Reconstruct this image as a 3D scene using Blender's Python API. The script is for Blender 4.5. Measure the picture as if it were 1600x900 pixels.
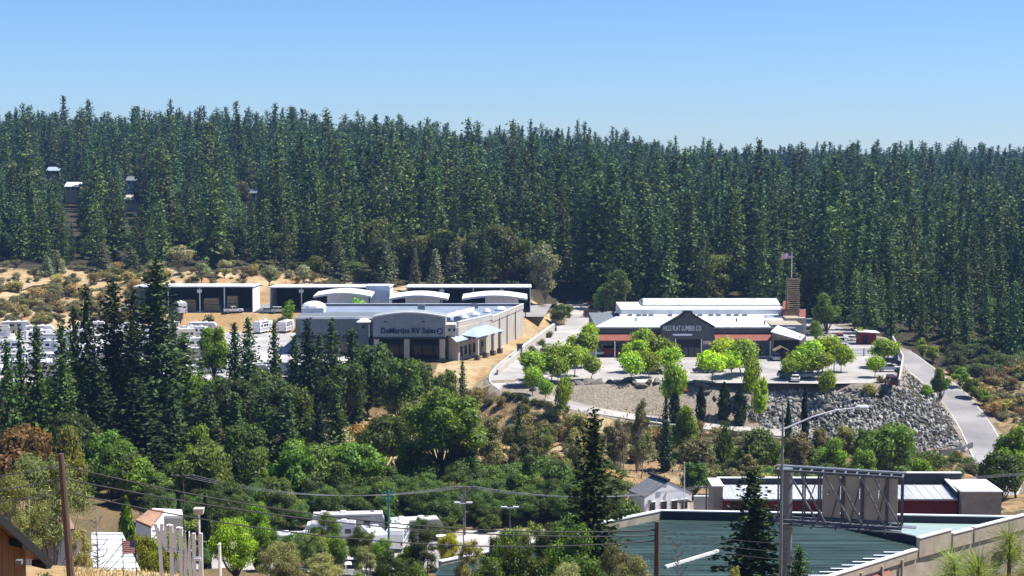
import bpy, math, random
import numpy as np
from mathutils import Vector
SC = bpy.context.scene
COL = SC.collection
for _o in list(bpy.data.objects): bpy.data.objects.remove(_o)
random.seed(11)
RNG = np.random.default_rng(11)
PI = math.pi
# ------------------------------------------------------------------ camera
H, F = 51.0, 2537.0                       # eye height above the car park, focal length in photo pixels
PITCH = math.atan(220 / F)
cam = bpy.data.cameras.new('camera'); cam_ob = bpy.data.objects.new('camera', cam); COL.objects.link(cam_ob)
cam_ob.location = (0, 0, H); cam_ob.rotation_euler = (PI / 2 - PITCH, 0, 0)
cam.sensor_width = 36; cam.lens = 36 * F / 1600; cam.clip_start = .5; cam.clip_end = 30000
SC.camera = cam_ob
# ------------------------------------------------------------------ light, sky, exposure
SUN_EL, SUN_AZ = math.radians(59), math.radians(85)      # behind the buildings, to the right
sd = Vector((math.sin(SUN_AZ) * math.cos(SUN_EL), math.cos(SUN_AZ) * math.cos(SUN_EL), math.sin(SUN_EL)))
w = bpy.data.worlds.new('World'); SC.world = w; w.use_nodes = True
nt = w.node_tree; bgn = nt.nodes['Background']
sky = nt.nodes.new('ShaderNodeTexSky'); sky.sky_type = 'NISHITA'; sky.sun_disc = False
sky.sun_elevation = SUN_EL; sky.sun_rotation = SUN_AZ; sky.altitude = 700
sky.air_density = 1.0; sky.dust_density = .05; sky.ozone_density = 4.5
tn_ = nt.nodes.new('ShaderNodeMix'); tn_.data_type = 'RGBA'; tn_.blend_type = 'MULTIPLY'; tn_.inputs[0].default_value = 1; tn_.inputs[7].default_value = (.64, .83, 1.15, 1); nt.links.new(sky.outputs[0], tn_.inputs[6]); nt.links.new(tn_.outputs[2], bgn.inputs[0]); bgn.inputs[1].default_value = .074
sl = bpy.data.lights.new('sun', 'SUN'); so = bpy.data.objects.new('sun', sl); COL.objects.link(so)
sl.energy = 5.0; sl.angle = math.radians(.5); sl.color = (1, .965, .91)
so.rotation_euler = (-sd).to_track_quat('-Z', 'Y').to_euler(); so.location = (60, 60, 200)
SC.view_settings.view_transform = 'Standard'; SC.view_settings.look = 'None'
SC.view_settings.exposure = 0.78; SC.view_settings.gamma = 1
SC.cycles.max_bounces = 6; SC.cycles.diffuse_bounces = 2; SC.cycles.glossy_bounces = 2
SC.cycles.transmission_bounces = 3; SC.cycles.volume_bounces = 0; SC.cycles.transparent_max_bounces = 4
SC.cycles.sample_clamp_indirect = 4

# ------------------------------------------------------------------ photo pixel <-> place
def ray(u, v):
    a = (u - 800) / F; b = (450 - v) / F
    y = math.cos(PITCH) + b * math.sin(PITCH); z = -math.sin(PITCH) + b * math.cos(PITCH)
    return a / y, z / y
def P(u, v, D):
    tx, tz = ray(u, v); return Vector((tx * D, D, H + tz * D))
def g0(u, v, z=0.0):
    tx, tz = ray(u, v); D = (z - H) / tz; return (tx * D, D)

# ------------------------------------------------------------------ terrain
YK = [-400, 0, 8, 15, 40, 60, 78, 84, 100, 120, 150, 185, 215, 250, 290, 330, 380, 450, 500, 560, 620, 800, 1000, 1150, 1500, 3000, 12000]
UK = [-1200, 0, 400, 800, 1200, 1600, 2800]
ZT = [
 [49, 49.2, 48, 46, 38.5, 34.0, 30.05, 29.3, 23, 16, 9, 4, 0, -3, -5, -5, -2, 1, 6, 9, 10, 19, 31, 36, 30, 10, 0],
 [49, 49.2, 48, 46, 38.5, 34.0, 30.05, 29.1, 22.5, 16, 9, 4, -1, -4, -6, -6, -3, 0, 6, 9, 10, 19, 31, 36, 30, 10, 0],
 [49, 49.2, 48, 46, 38.3, 33.6, 29.6, 28.2, 22, 14, 7, 2, -3, -5, -6.5, -7, -3, 0, 7, 10, 11, 19, 30, 35, 28, 10, 0],
 [49, 49.2, 47.6, 45.6, 37, 31, 26, 24.4, 20, 14, 6, 2, -3, -5, -7, -8, -3, 0, 5, 8, 9.5, 15, 22, 25, 20, 8, 0],
 [49, 49.2, 47.6, 45.5, 36.5, 30.5, 25, 23.5, 19, 13, 7, 3, -1.5, -5, -8.5, -9, -5, 0, 1, 3, 5, 8, 11, 14, 12, 4, 0],
 [49, 49.2, 47.4, 45.4, 36, 30, 24.5, 23, 19, 13, 7, 3.5, 0, -5, -10, -11, -5, -1, 0, 1, 3, 6, 11, 15, 12, 4, 0],
 [49, 49.2, 47.4, 45.4, 36, 30, 24.5, 23, 19, 13, 7, 3.5, 0, -5, -9, -9, -2, 1, 1, 1, 3, 6, 11, 15, 12, 4, 0]]
def seg_dist(x, y, poly, closed=True):
    d = np.full(x.shape, 1e9); n = len(poly); tt = np.zeros(x.shape); inside = np.zeros(x.shape, bool)
    for i in range(n if closed else n - 1):
        ax, ay = poly[i][:2]; bx, by = poly[(i + 1) % n][:2]
        dx, dy = bx - ax, by - ay; L2 = dx * dx + dy * dy + 1e-9
        t = np.clip(((x - ax) * dx + (y - ay) * dy) / L2, 0, 1)
        q = np.hypot(x - ax - t * dx, y - ay - t * dy)
        m = q < d; d = np.where(m, q, d); tt = np.where(m, i + t, tt)
        if closed and abs(dy) > 1e-9:
            c = ((ay > y) != (by > y)) & (x < dx * (y - ay) / dy + ax); inside ^= c
    return d, tt, inside
LUMBER = [(12, 470), g0(880, 515), g0(838, 548), g0(822, 575), g0(818, 592), g0(836, 604), g0(900, 603), g0(1000, 602), g0(1180, 602), g0(1290, 603),
          g0(1404, 602), g0(1412, 566), (101, 430), (92, 505), (12, 505)]
RVLOT = [(-170, 348), (-62, 346), (-42, 360), (-14, 366), (-5, 373), (1, 396), (9, 432), (9, 440), (-57, 440), (-60, 451), (-170, 453)]
TERRACE = [(-118, 459), (-59, 459), (-55, 446), (11, 446), (14, 488), (-118, 488)]
ROAD_L = [(20, 520, .5), (*g0(902, 500), 0), (*g0(868, 522), 0), (*g0(832, 548), 0), (*g0(800, 575), 0), (*g0(790, 594), -.1), (*g0(806, 611, -.7), -.7),
          (*g0(848, 626, -1.8), -1.8), (*g0(905, 638, -3.2), -3.2), (*g0(1000, 654, -5.6), -5.6), (*g0(1150, 672, -8), -8), (62, 336, -9)]
ROAD_R = [(84, 436, 0), (94, 426, 0), (97.5, 412, -.3), (98.5, 395, -2), (101, 370, -5.4), (100, 348, -8.4), (97, 326, -11), (92, 300, -11.5), (84, 280, -11)]
VALLEY = [(-58, 196), (-6, 204), (30, 222), (34, 240), (-4, 238), (-60, 226)]     # flat yard with parked coaches
def lerp_poly(poly, tt):
    k = np.clip(tt.astype(int), 0, len(poly) - 2); f = tt - k
    z = np.array([p[2] for p in poly]); return z[k] * (1 - f) + z[k + 1] * f
def fnoise(x, y):
    return (np.sin(x * .21 + 1.3) * np.cos(y * .17 + .4) + .6 * np.sin(x * .47 - y * .31) + .4 * np.cos(x * .9 + y * .77 + 2))
def height(x, y):
    x = np.asarray(x, float); y = np.asarray(y, float)
    u = np.clip(800 + F * x / np.maximum(y, 60), UK[0], UK[-1])
    cols = np.array([np.interp(y, YK, c) for c in ZT])
    k = np.clip(np.searchsorted(UK, u) - 1, 0, len(UK) - 2); uk = np.array(UK)
    f = (u - uk[k]) / (uk[k + 1] - uk[k]); f = f * f * (3 - 2 * f)
    sh = x.shape; cols = cols.reshape(len(UK), -1); kk = k.ravel(); ii = np.arange(kk.size)
    h = (cols[kk, ii] * (1 - f.ravel()) + cols[kk + 1, ii] * f.ravel()).reshape(sh)
    h = h + fnoise(x, y) * np.interp(y, [60, 100, 200, 900, 2000], [.1, .25, .5, 1.2, 3])
    for poly, z, k_ in ((VALLEY, -5.2, .5), (TERRACE, 4, .55), (RVLOT, 0, .55), (LUMBER, 0, .66)):
        d, _, ins = seg_dist(x, y, poly); d = np.where(ins, 0, d); h = np.clip(h, z - k_ * d, z + k_ * d)
    for poly, hw in ((ROAD_L, 4.2), (ROAD_R, 3.9)):
        d, t, _ = seg_dist(x, y, poly, False); z = lerp_poly(poly, t); d = np.maximum(d - hw, 0)
        h = np.clip(h, z - .7 * d, z + .7 * d)
    return h
def gz(x, y): return float(height(np.array([x]), np.array([y]))[0])
_DS = np.concatenate([np.arange(30, 560, 1.0), np.arange(560, 1400, 5)])
def hit(u, v):
    """where the sight line through a photo pixel meets the ground"""
    tx, tz = ray(u, v); x = tx * _DS; z = H + tz * _DS; h = height(x, _DS); b = np.nonzero(z < h)[0]
    i = b[0] if len(b) else len(_DS) - 1
    if len(b) and i > 0:
        g_ = z - h; q = g_[i - 1] / (g_[i - 1] - g_[i]); return float(x[i - 1] + (x[i] - x[i - 1]) * q), float(_DS[i - 1] + (_DS[i] - _DS[i - 1]) * q), float(h[i - 1] + (h[i] - h[i - 1]) * q)
    return float(x[i]), float(_DS[i]), float(h[i])

# ------------------------------------------------------------------ materials
MATS = {}
def new_mat(name):
    m = bpy.data.materials.new(name); m.use_nodes = True; MATS[name] = m
    return m, m.node_tree, m.node_tree.nodes['Principled BSDF']
def N(nt, kind, **kw):
    n = nt.nodes.new('ShaderNode' + kind)
    for k, v in kw.items():
        if k.startswith('i_'): n.inputs[k[2:].replace('_', ' ')].default_value = v
        else: setattr(n, k, v)
    return n
def mixc(nt, fac, a, b, blend='MIX'):
    n = nt.nodes.new('ShaderNodeMix'); n.data_type = 'RGBA'; n.blend_type = blend
    for s, val in ((0, fac), (6, a), (7, b)):
        if hasattr(val, 'links'): nt.links.new(val, n.inputs[s])
        else: n.inputs[s].default_value = val if s == 0 else (*val, 1)
    return n.outputs[2]
def ramp(nt, src, stops):
    r = nt.nodes.new('ShaderNodeValToRGB'); nt.links.new(src, r.inputs[0])
    while len(r.color_ramp.elements) < len(stops): r.color_ramp.elements.new(.5)
    for e, (p, c) in zip(r.color_ramp.elements, stops):
        e.position = p; e.color = (c, c, c, 1) if not isinstance(c, tuple) else (*c, 1)
    return r.outputs[0]
def mat(name, col, rough=.7, var=.25, scale=1.2, bump=.0, spec=.3, metal=0, stretch=(1, 1, 1), objcol=False):
    m, nt, b = new_mat(name); L = nt.links.new
    tc = N(nt, 'TexCoord'); mp = N(nt, 'Mapping'); mp.inputs['Scale'].default_value = stretch; L(tc.outputs['Object'], mp.inputs[0])
    nz = N(nt, 'TexNoise'); nz.inputs['Scale'].default_value = scale; nz.inputs['Detail'].default_value = 6; nz.inputs['Roughness'].default_value = .65
    L(mp.outputs[0], nz.inputs['Vector'])
    f = ramp(nt, nz.outputs[0], ((.3, 1 - var), (.7, 1 + var * .5)))
    if objcol:
        oi = N(nt, 'ObjectInfo'); base = oi.outputs['Color']; c = mixc(nt, 1.0, base, f, 'MULTIPLY')
    else:
        c = mixc(nt, 1.0, col, f, 'MULTIPLY')
    L(c, b.inputs['Base Color']); b.inputs['Roughness'].default_value = rough
    b.inputs['Specular IOR Level'].default_value = spec; b.inputs['Metallic'].default_value = metal
    if bump:
        bp = N(nt, 'Bump'); bp.inputs['Strength'].default_value = bump; bp.inputs['Distance'].default_value = .1
        L(nz.outputs[0], bp.inputs['Height']); L(bp.outputs[0], b.inputs['Normal'])
    return m
def foliage(name, trans=.35, spec=.35, rough=.5, warm=(1.25, 1.2, .55)):
    m, nt, b = new_mat(name); L = nt.links.new
    oi = N(nt, 'ObjectInfo'); at = N(nt, 'Attribute'); at.attribute_name = 'tint'
    r1 = ramp(nt, at.outputs['Fac'], ((.1, .4), (.55, .95), (.95, 1.9)))
    c = mixc(nt, 1.0, oi.outputs['Color'], r1, 'MULTIPLY')
    hs = N(nt, 'HueSaturation'); L(c, hs.inputs['Color'])
    mr = N(nt, 'MapRange'); L(oi.outputs['Random'], mr.inputs[0]); mr.inputs[3].default_value = .488; mr.inputs[4].default_value = .518; L(mr.outputs[0], hs.inputs['Hue'])
    mv = N(nt, 'MapRange'); L(oi.outputs['Random'], mv.inputs[0]); mv.inputs[3].default_value = .62; mv.inputs[4].default_value = 1.42; L(mv.outputs[0], hs.inputs['Value'])
    c = hs.outputs[0]
    L(c, b.inputs['Base Color']); b.inputs['Roughness'].default_value = rough; b.inputs['Specular IOR Level'].default_value = spec
    tr = N(nt, 'BsdfTranslucent'); c2 = mixc(nt, 1.0, c, warm, 'MULTIPLY'); L(c2, tr.inputs[0])
    mx = N(nt, 'MixShader'); mx.inputs[0].default_value = trans; L(b.outputs[0], mx.inputs[1]); L(tr.outputs[0], mx.inputs[2])
    L(mx.outputs[0], nt.nodes['Material Output'].inputs['Surface'])
    return m
M_NEEDLE = foliage('needles', .18, .14, .6)
M_LEAF = foliage('leaves', .48, .28, .5)
M_BRUSH = foliage('brush_leaves', .25, .2, .7)
M_BARK = mat('bark', (.10, .07, .05), .9, .5, 3, .5)
M_GREYBARK = mat('grey_bark', (.22, .2, .18), .9, .4, 3, .4)
M_PAINT = mat('vehicle_paint', None, .35, .08, .6, 0, .5, objcol=True)
M_COAT = mat('coated_surface', None, .6, .22, .5, .05, .3, objcol=True)
M_GLASS = mat('dark_glass', (.015, .02, .028), .08, .2, .5, 0, .6)
M_TYRE = mat('tyre', (.02, .02, .02), .85, .2, 4)
M_RIM = mat('rim', (.5, .5, .5), .3, .1, 4, metal=.8)
M_LAMP = mat('lamp_lens', (.8, .8, .75), .15, .1, 4)
M_RED = mat('red_lens', (.4, .02, .02), .25, .1, 4)
M_WHITE = mat('white_paint', (.78, .78, .76), .55, .14, .8)
M_PALEWALL = mat('pale_blue_wall', (.62, .67, .74), .6, .15, .6); M_BWHITE = mat('fresh_white_paint', (.87, .88, .89), .5, .08, .8); M_WROOF = mat('white_metal_roof', (.70, .715, .72), .45, .34, .5, .03, stretch=(1.6, .15, 1))
M_CREAM = mat('cream_stucco', (.46, .425, .365), .85, .26, .9, .1, stretch=(1.5, 1.5, .25))
M_GREYSTUC = mat('grey_stucco', (.155, .175, .19), .85, .26, .9, .1, stretch=(1.5, 1.5, .25))
M_PANEL = mat('tower_stucco', (.285, .315, .33), .85, .2, .5, .1)
M_SHINGLE = mat('dark_grey_shingle', (.105, .105, .11), .85, .3, 2.5, .3)
M_DKWALL = mat('dark_steel_and_shade', (.032, .034, .04), .8, .3, .5)  # dark steel; on parapet inner faces the shade is put into this colour
M_STEEL = mat('grey_steel', (.25, .27, .29), .45, .25, .8, metal=.4)
M_DSTEEL = mat('weathered_steel', (.13, .14, .16), .55, .35, 1.5, metal=.3)
M_REDROOF = mat('red_metal_roof', (.25, .085, .06), .55, .2, .8)
M_REDWALL = mat('dark_red_wall', (.17, .018, .016), .7, .2, .8)
M_GROOF = mat('weathered_pale_roof', (.46, .48, .5), .5, .3, .25, .03, stretch=(1, .2, 1))
M_BLUEROOF = mat('bluegrey_flat_roof', (.22, .26, .34), .7, .2, .3)
M_LBLUE = mat('pale_blue_metal_roof', (.36, .45, .60), .45, .12, .5)
M_GREENROOF = mat('green_metal_roof', (.046, .082, .072), .5, .7, .5, .03, stretch=(.25, 1.6, 1))
M_TEALROOF = mat('pale_teal_roof', (.32, .42, .40), .5, .25, .5, stretch=(.2, 2, 1))
M_WOOD = mat('weathered_wood', (.24, .17, .11), .85, .4, 2, .3, stretch=(4, 4, .5))
M_POLEWOOD = mat('pole_wood', (.115, .078, .058), .85, .35, 3, .3, stretch=(5, 5, .4))
M_LUMBER = mat('stacked_lumber', (.5, .36, .2), .8, .3, 1.5)
M_ORANGE = mat('orange_board', (.42, .19, .075), .75, .3, 1.5, .2, stretch=(4, 4, .6))
M_DKTRIM = mat('dark_trim', (.03, .028, .026), .7, .2, 2)
M_GSHINGLE = mat('grey_shingle', (.16, .165, .18), .85, .3, 2, .3)
M_NAVY = mat('navy_lettering', (.015, .02, .08), .5, .05, 1)
M_LETTER = mat('white_lettering', (.70, .73, .76), .5, .1, 1)
M_TEAL = mat('teal_paint', (.03, .26, .20), .5, .1, 1)
M_CABLE = mat('cable', (.025, .025, .027), .6, .1, 1)
M_PCABLE = mat('aluminium_cable', (.30, .31, .32), .5, .1, 1)
M_TAN = mat('tan_panel', (.40, .34, .26), .75, .3, .6, .1)
M_BOARD = mat('faded_board', (.62, .55, .43), .8, .2, .8); M_TANROOF = mat('tan_roof', (.36, .21, .13), .8, .3, 1.5, .2)
def rock_mat():
    m, nt, b = new_mat('rock'); L = nt.links.new; tc = N(nt, 'TexCoord'); oi = N(nt, 'ObjectInfo')
    g = N(nt, 'NewGeometry'); vo = N(nt, 'TexVoronoi'); vo.inputs['Scale'].default_value = .9; L(g.outputs['Position'], vo.inputs['Vector'])
    nz = N(nt, 'TexNoise'); nz.inputs['Scale'].default_value = 3; nz.inputs['Detail'].default_value = 6; L(tc.outputs['Object'], nz.inputs['Vector'])
    sp = N(nt, 'SeparateColor'); L(vo.outputs['Color'], sp.inputs[0]); c = mixc(nt, ramp(nt, sp.outputs[0], ((.1, 0.), (.9, 1.))), (.14, .135, .12), (.46, .445, .405))
    c = mixc(nt, 1.0, c, ramp(nt, nz.outputs[0], ((.3, .65), (.7, 1.2))), 'MULTIPLY'); L(c, b.inputs['Base Color']); b.inputs['Roughness'].default_value = .9; b.inputs['Specular IOR Level'].default_value = .2
    bp_ = N(nt, 'Bump'); bp_.inputs['Strength'].default_value = .5; bp_.inputs['Distance'].default_value = .08; L(nz.outputs[0], bp_.inputs['Height']); L(bp_.outputs[0], b.inputs['Normal']); return m
M_ROCK = rock_mat()
M_BOULDER = mat('boulder', (.17, .15, .13), .9, .4, 1.5, .5)
M_CONC = mat('concrete', (.50, .48, .43), .85, .2, .7, .15)
M_FRED = mat('flag_red', (.45, .03, .04), .8, .1, 2); M_FBLUE = mat('flag_blue', (.03, .05, .2), .8, .1, 2); M_FWHITE = mat('flag_white', (.75, .75, .75), .8, .05, 2)
M_DARK = mat('dark_interior', (.02, .022, .028), .9, .3, 1)  # on the store openings this near black is painted shade
def asphalt(name, col):
    m, nt, b = new_mat(name); L = nt.links.new
    tc = N(nt, 'TexCoord'); n1 = N(nt, 'TexNoise'); n1.inputs['Scale'].default_value = .09; n1.inputs['Detail'].default_value = 8
    n2 = N(nt, 'TexNoise'); n2.inputs['Scale'].default_value = 6; L(tc.outputs['Object'], n1.inputs['Vector']); L(tc.outputs['Object'], n2.inputs['Vector'])
    c = mixc(nt, 1.0, col, ramp(nt, n1.outputs[0], ((.3, .68), (.7, 1.15))), 'MULTIPLY')
    n3 = N(nt, 'TexVoronoi'); n3.inputs['Scale'].default_value = .16; L(tc.outputs['Object'], n3.inputs['Vector']); s3 = N(nt, 'SeparateColor'); L(n3.outputs['Color'], s3.inputs[0]); c = mixc(nt, .5, c, ramp(nt, s3.outputs[0], ((.2, .8), (.8, 1.08))), 'MULTIPLY')
    c = mixc(nt, .6, c, ramp(nt, n2.outputs[0], ((.3, .8), (.7, 1.15))), 'MULTIPLY')
    L(c, b.inputs['Base Color']); b.inputs['Roughness'].default_value = .85; b.inputs['Specular IOR Level'].default_value = .25
    return m
M_DIRT = asphalt('pale_dirt', (.52, .40, .25)); M_ASPH = asphalt('bleached_asphalt', (.42, .39, .36)); M_ASPH2 = asphalt('grey_asphalt', (.30, .285, .275)); M_YARD = asphalt('pale_yard', (.46, .44, .42))
def ground_mat():
    m, nt, b = new_mat('ground'); L = nt.links.new
    tc = N(nt, 'TexCoord'); at = N(nt, 'Attribute'); at.attribute_name = 'soil'; sp = N(nt, 'SeparateColor'); L(at.outputs['Color'], sp.inputs[0])
    def noise(s, d=7):
        n = N(nt, 'TexNoise'); n.inputs['Scale'].default_value = s; n.inputs['Detail'].default_value = d; n.inputs['Roughness'].default_value = .65; L(tc.outputs['Object'], n.inputs['Vector']); return n.outputs[0]
    a, bn, cn = noise(.06), noise(.35), noise(2.5)
    soil = mixc(nt, ramp(nt, a, ((.4, 0.), (.6, 1.))), (.20, .135, .075), (.12, .10, .05))
    grass = mixc(nt, ramp(nt, a, ((.42, 0.), (.58, 1.))), (.38, .25, .12), (.46, .365, .21))
    grass = mixc(nt, ramp(nt, bn, ((.52, 0.), (.68, 1.))), grass, (.31, .18, .09))
    def edge(ch):       # a ragged border between two kinds of ground
        mt = N(nt, 'Math'); mt.operation = 'ADD'; L(sp.outputs[ch], mt.inputs[0]); L(bn, mt.inputs[1])
        return ramp(nt, mt.outputs[0], ((.85, 0.), (1.05, 1.)))
    c = mixc(nt, edge(0), soil, grass)
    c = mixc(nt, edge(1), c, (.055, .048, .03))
    gr = mixc(nt, ramp(nt, cn, ((.4, 0.), (.6, 1.))), (.205, .175, .135), (.29, .25, .195))
    c = mixc(nt, edge(2), c, gr)
    c = mixc(nt, .8, c, ramp(nt, cn, ((.3, .6), (.7, 1.25))), 'MULTIPLY')
    L(c, b.inputs['Base Color']); b.inputs['Roughness'].default_value = .95; b.inputs['Specular IOR Level'].default_value = .1
    bp = N(nt, 'Bump'); bp.inputs['Strength'].default_value = .6; bp.inputs['Distance'].default_value = .3; L(cn, bp.inputs['Height']); L(bp.outputs[0], b.inputs['Normal'])
    return m
M_GROUND = ground_mat()

# ------------------------------------------------------------------ mesh building
def mesh_np(name, v, f, mats, tint=None, smooth=False):
    me = bpy.data.meshes.new(name); v = np.asarray(v, np.float32); f = np.asarray(f, np.int32)
    n, k = f.shape; me.vertices.add(len(v)); me.vertices.foreach_set('co', v.ravel()); me.loops.add(n * k); me.loops.foreach_set('vertex_index', f.ravel())
    me.polygons.add(n); me.polygons.foreach_set('loop_start', np.arange(0, n * k, k)); me.update(calc_edges=True)
    if smooth: me.polygons.foreach_set('use_smooth', np.ones(n, bool))
    if tint is not None:
        a = me.attributes.new('tint', 'FLOAT', 'FACE'); a.data.foreach_set('value', np.asarray(tint, np.float32))
    for m in (mats if isinstance(mats, (list, tuple)) else [mats]): me.materials.append(m)
    return me
class MB:
    def __init__(s): s.v = []; s.f = []
    def add(s, vs, fs):
        o = len(s.v); s.v += [tuple(p) for p in vs]; s.f += [tuple(i + o for i in q) for q in fs]; return s
    def box(s, c, d, rz=0.0, taper=1.0):
        x, y, z = d[0] / 2, d[1] / 2, d[2] / 2; cs, sn = math.cos(rz), math.sin(rz); vs = []
        for dz in (-z, z):
            k = taper if dz > 0 else 1
            for dx, dy in ((-x, -y), (x, -y), (x, y), (-x, y)):
                dx, dy = dx * k, dy * k; vs.append((c[0] + dx * cs - dy * sn, c[1] + dx * sn + dy * cs, c[2] + dz))
        return s.add(vs, [(3, 2, 1, 0), (4, 5, 6, 7), (0, 1, 5, 4), (1, 2, 6, 5), (2, 3, 7, 6), (3, 0, 4, 7)])
    def slab(s, top, t):        # a polygon (3-d corners, counter-clockwise from above) thickened downwards
        n = len(top); vs = [tuple(p) for p in top] + [(p[0], p[1], p[2] - t) for p in top]
        return s.add(vs, [tuple(range(n)), tuple(range(2 * n - 1, n - 1, -1))] + [(i, i + n, (i + 1) % n + n, (i + 1) % n) for i in range(n)])
    def prism(s, poly, z0, z1): # plan polygon counter-clockwise
        return s.slab([(p[0], p[1], z1) for p in poly], z1 - z0)
    def ext(s, prof, a, b):     # profile given by a function of (p, q) ends a and b: polygon of points in two parallel planes
        n = len(a); return s.add(list(a) + list(b), [tuple(range(n)), tuple(range(2 * n - 1, n - 1, -1))] + [(i, i + n, (i + 1) % n + n, (i + 1) % n) for i in range(n)])
    def tube(s, pts, rs, n=6, cap=True):
        pts = [Vector(p) for p in pts]; rs = rs if isinstance(rs, (list, tuple)) else [rs] * len(pts); vs = []; fs = []
        for i, p in enumerate(pts):
            d = (pts[min(i + 1, len(pts) - 1)] - pts[max(i - 1, 0)]).normalized()
            a = d.cross(Vector((0, 0, 1))) if abs(d.z) < .95 else d.cross(Vector((0, 1, 0))); a.normalize(); b = d.cross(a)
            vs += [p + (a * math.cos(2 * PI * k / n) + b * math.sin(2 * PI * k / n)) * rs[i] for k in range(n)]
        for i in range(len(pts) - 1):
            fs += [(i * n + k, i * n + (k + 1) % n, (i + 1) * n + (k + 1) % n, (i + 1) * n + k) for k in range(n)]
        if cap: fs += [tuple(range(n - 1, -1, -1)), tuple(range((len(pts) - 1) * n, len(pts) * n))]
        return s.add(vs, fs)
    def beam(s, a, b, t, t2=None):   # square bar
        t2 = t2 or t; a = Vector(a); b = Vector(b); d = (b - a).normalized()
        x = d.cross(Vector((0, 0, 1))) if abs(d.z) < .98 else Vector((1, 0, 0)); x.normalize(); y = x.cross(d)
        vs = [p + x * i * t / 2 + y * j * t2 / 2 for p in (a, b) for i, j in ((-1, -1), (1, -1), (1, 1), (-1, 1))]
        return s.add(vs, [(3, 2, 1, 0), (4, 5, 6, 7), (0, 1, 5, 4), (1, 2, 6, 5), (2, 3, 7, 6), (3, 0, 4, 7)])
    def mesh(s, name, m, smooth=False, origin=None):
        me = bpy.data.meshes.new(name); v = s.v if origin is None else [(p[0] - origin[0], p[1] - origin[1], p[2] - origin[2]) for p in s.v]
        me.from_pydata(v, [], s.f); me.update()
        if smooth: me.polygons.foreach_set('use_smooth', [True] * len(me.polygons))
        for q in (m if isinstance(m, (list, tuple)) else [m]): me.materials.append(q)
        return me
    def build(s, name, m, parent=None, smooth=False, color=None, origin=None, label=None):
        if parent is not None and origin is None: origin = parent.get('_org')
        return link(name, s.mesh(name, m, smooth, origin), parent, color, label)
def link(name, me, parent=None, color=None, label=None):
    o = bpy.data.objects.new(name, me); COL.objects.link(o)
    if parent is not None: o.parent = parent
    if color: o.color = (*color, 1)
    if label: o['label'] = label
    return o
def tag(o, label, cat, group=None):
    o['label'] = label; o['category'] = cat
    if group: o['group'] = group
    return o
def thing(name, label, cat, loc=(0, 0, 0), rz=0.0, group=None, world=False):
    o = bpy.data.objects.new(name, None); COL.objects.link(o); o.location = loc; o.rotation_euler = (0, 0, rz); o.empty_display_size = .3
    if world: o['_org'] = [float(c) for c in loc]    # parts are given in world coordinates
    return tag(o, label, cat, group)
def struct(o, kind='structure'): o['kind'] = kind; return o
def kids(o): return o.children
def dup(root, loc, rz, label, group=None, scale=None, colors=None):
    r = root.copy(); COL.objects.link(r); r.location = loc; r.rotation_euler = (0, 0, rz); r['label'] = label
    if group: r['group'] = group
    if scale: r.scale = scale
    for ch in list(root.children):
        c = ch.copy(); COL.objects.link(c); c.parent = r
        if colors and ch.name.split('.')[0] in colors: c.color = (*colors[ch.name.split('.')[0]], 1)
        for g in list(ch.children):
            d = g.copy(); COL.objects.link(d); d.parent = c
    return r
def text_mb(body, width, height, depth, offset=.0):
    cu = bpy.data.curves.new('lettering', 'FONT'); cu.body = body; cu.extrude = depth / 2; cu.offset = offset; cu.resolution_u = 3
    ob = bpy.data.objects.new('lettering', cu); COL.objects.link(ob); dg = bpy.context.evaluated_depsgraph_get(); dg.update()
    me = bpy.data.meshes.new_from_object(ob.evaluated_get(dg)); bpy.data.objects.remove(ob)
    co = np.array([v.co[:] for v in me.vertices]); lo, hi = co.min(0), co.max(0)
    co[:, 0] = (co[:, 0] - (lo[0] + hi[0]) / 2) * width / (hi[0] - lo[0]); co[:, 1] = (co[:, 1] - lo[1]) * height / (hi[1] - lo[1])
    mb = MB(); mb.add([(p[0], p[2], p[1]) for p in co], [tuple(reversed(q.vertices)) for q in me.polygons]); bpy.data.meshes.remove(me); return mb
def shift(mb, dx, dy, dz, rz=0.0, sx=1):
    c, s = math.cos(rz), math.sin(rz); mb.v = [(dx + (p[0] * c * sx - p[1] * s), dy + (p[0] * s * sx + p[1] * c), dz + p[2]) for p in mb.v]; return mb

# ------------------------------------------------------------------ ground
def geo(a, b, n): return list(np.geomspace(a, b, n))
gx = np.array([-v for v in geo(165, 9000, 34)[::-1]] + list(np.arange(-163.5, 164, 1.5)) + geo(165, 9000, 34))
gy = np.array(list(np.arange(-300, 60, 15)) + list(np.arange(60, 310, 2)) + list(np.arange(310, 500, .8)) + list(np.arange(500, 700, 4)) + list(np.arange(700, 1300, 15)) + geo(1300, 12000, 22))
GX, GY = np.meshgrid(gx, gy); GZ = height(GX, GY)
ny, nx = GX.shape; idx = np.arange(nx * ny).reshape(ny, nx)
gf = np.stack([idx[:-1, :-1], idx[:-1, 1:], idx[1:, 1:], idx[1:, :-1]], -1).reshape(-1, 4)
gme = mesh_np('ground', np.stack([GX, GY, GZ], -1).reshape(-1, 3), gf, M_GROUND, smooth=True)
ground = struct(link('ground', gme))
U = 800 + F * GX / np.maximum(GY, 30)
def soft(a, lo, hi): return np.clip((a - lo) / (hi - lo), 0, 1)
_dL, _, _inL = seg_dist(GX, GY, LUMBER); _dL = np.where(_inL, 0, _dL)
_dR, _, _ = seg_dist(GX, GY, ROAD_L, False); _dRR, _, _ = seg_dist(GX, GY, ROAD_R, False)
FB = np.interp(U, [-600, 0, 400, 850, 900, 1250, 1330, 1450, 1600, 2400], [600, 572, 550, 512, 497, 488, 445, 412, 398, 398])   # where the forest begins
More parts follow.
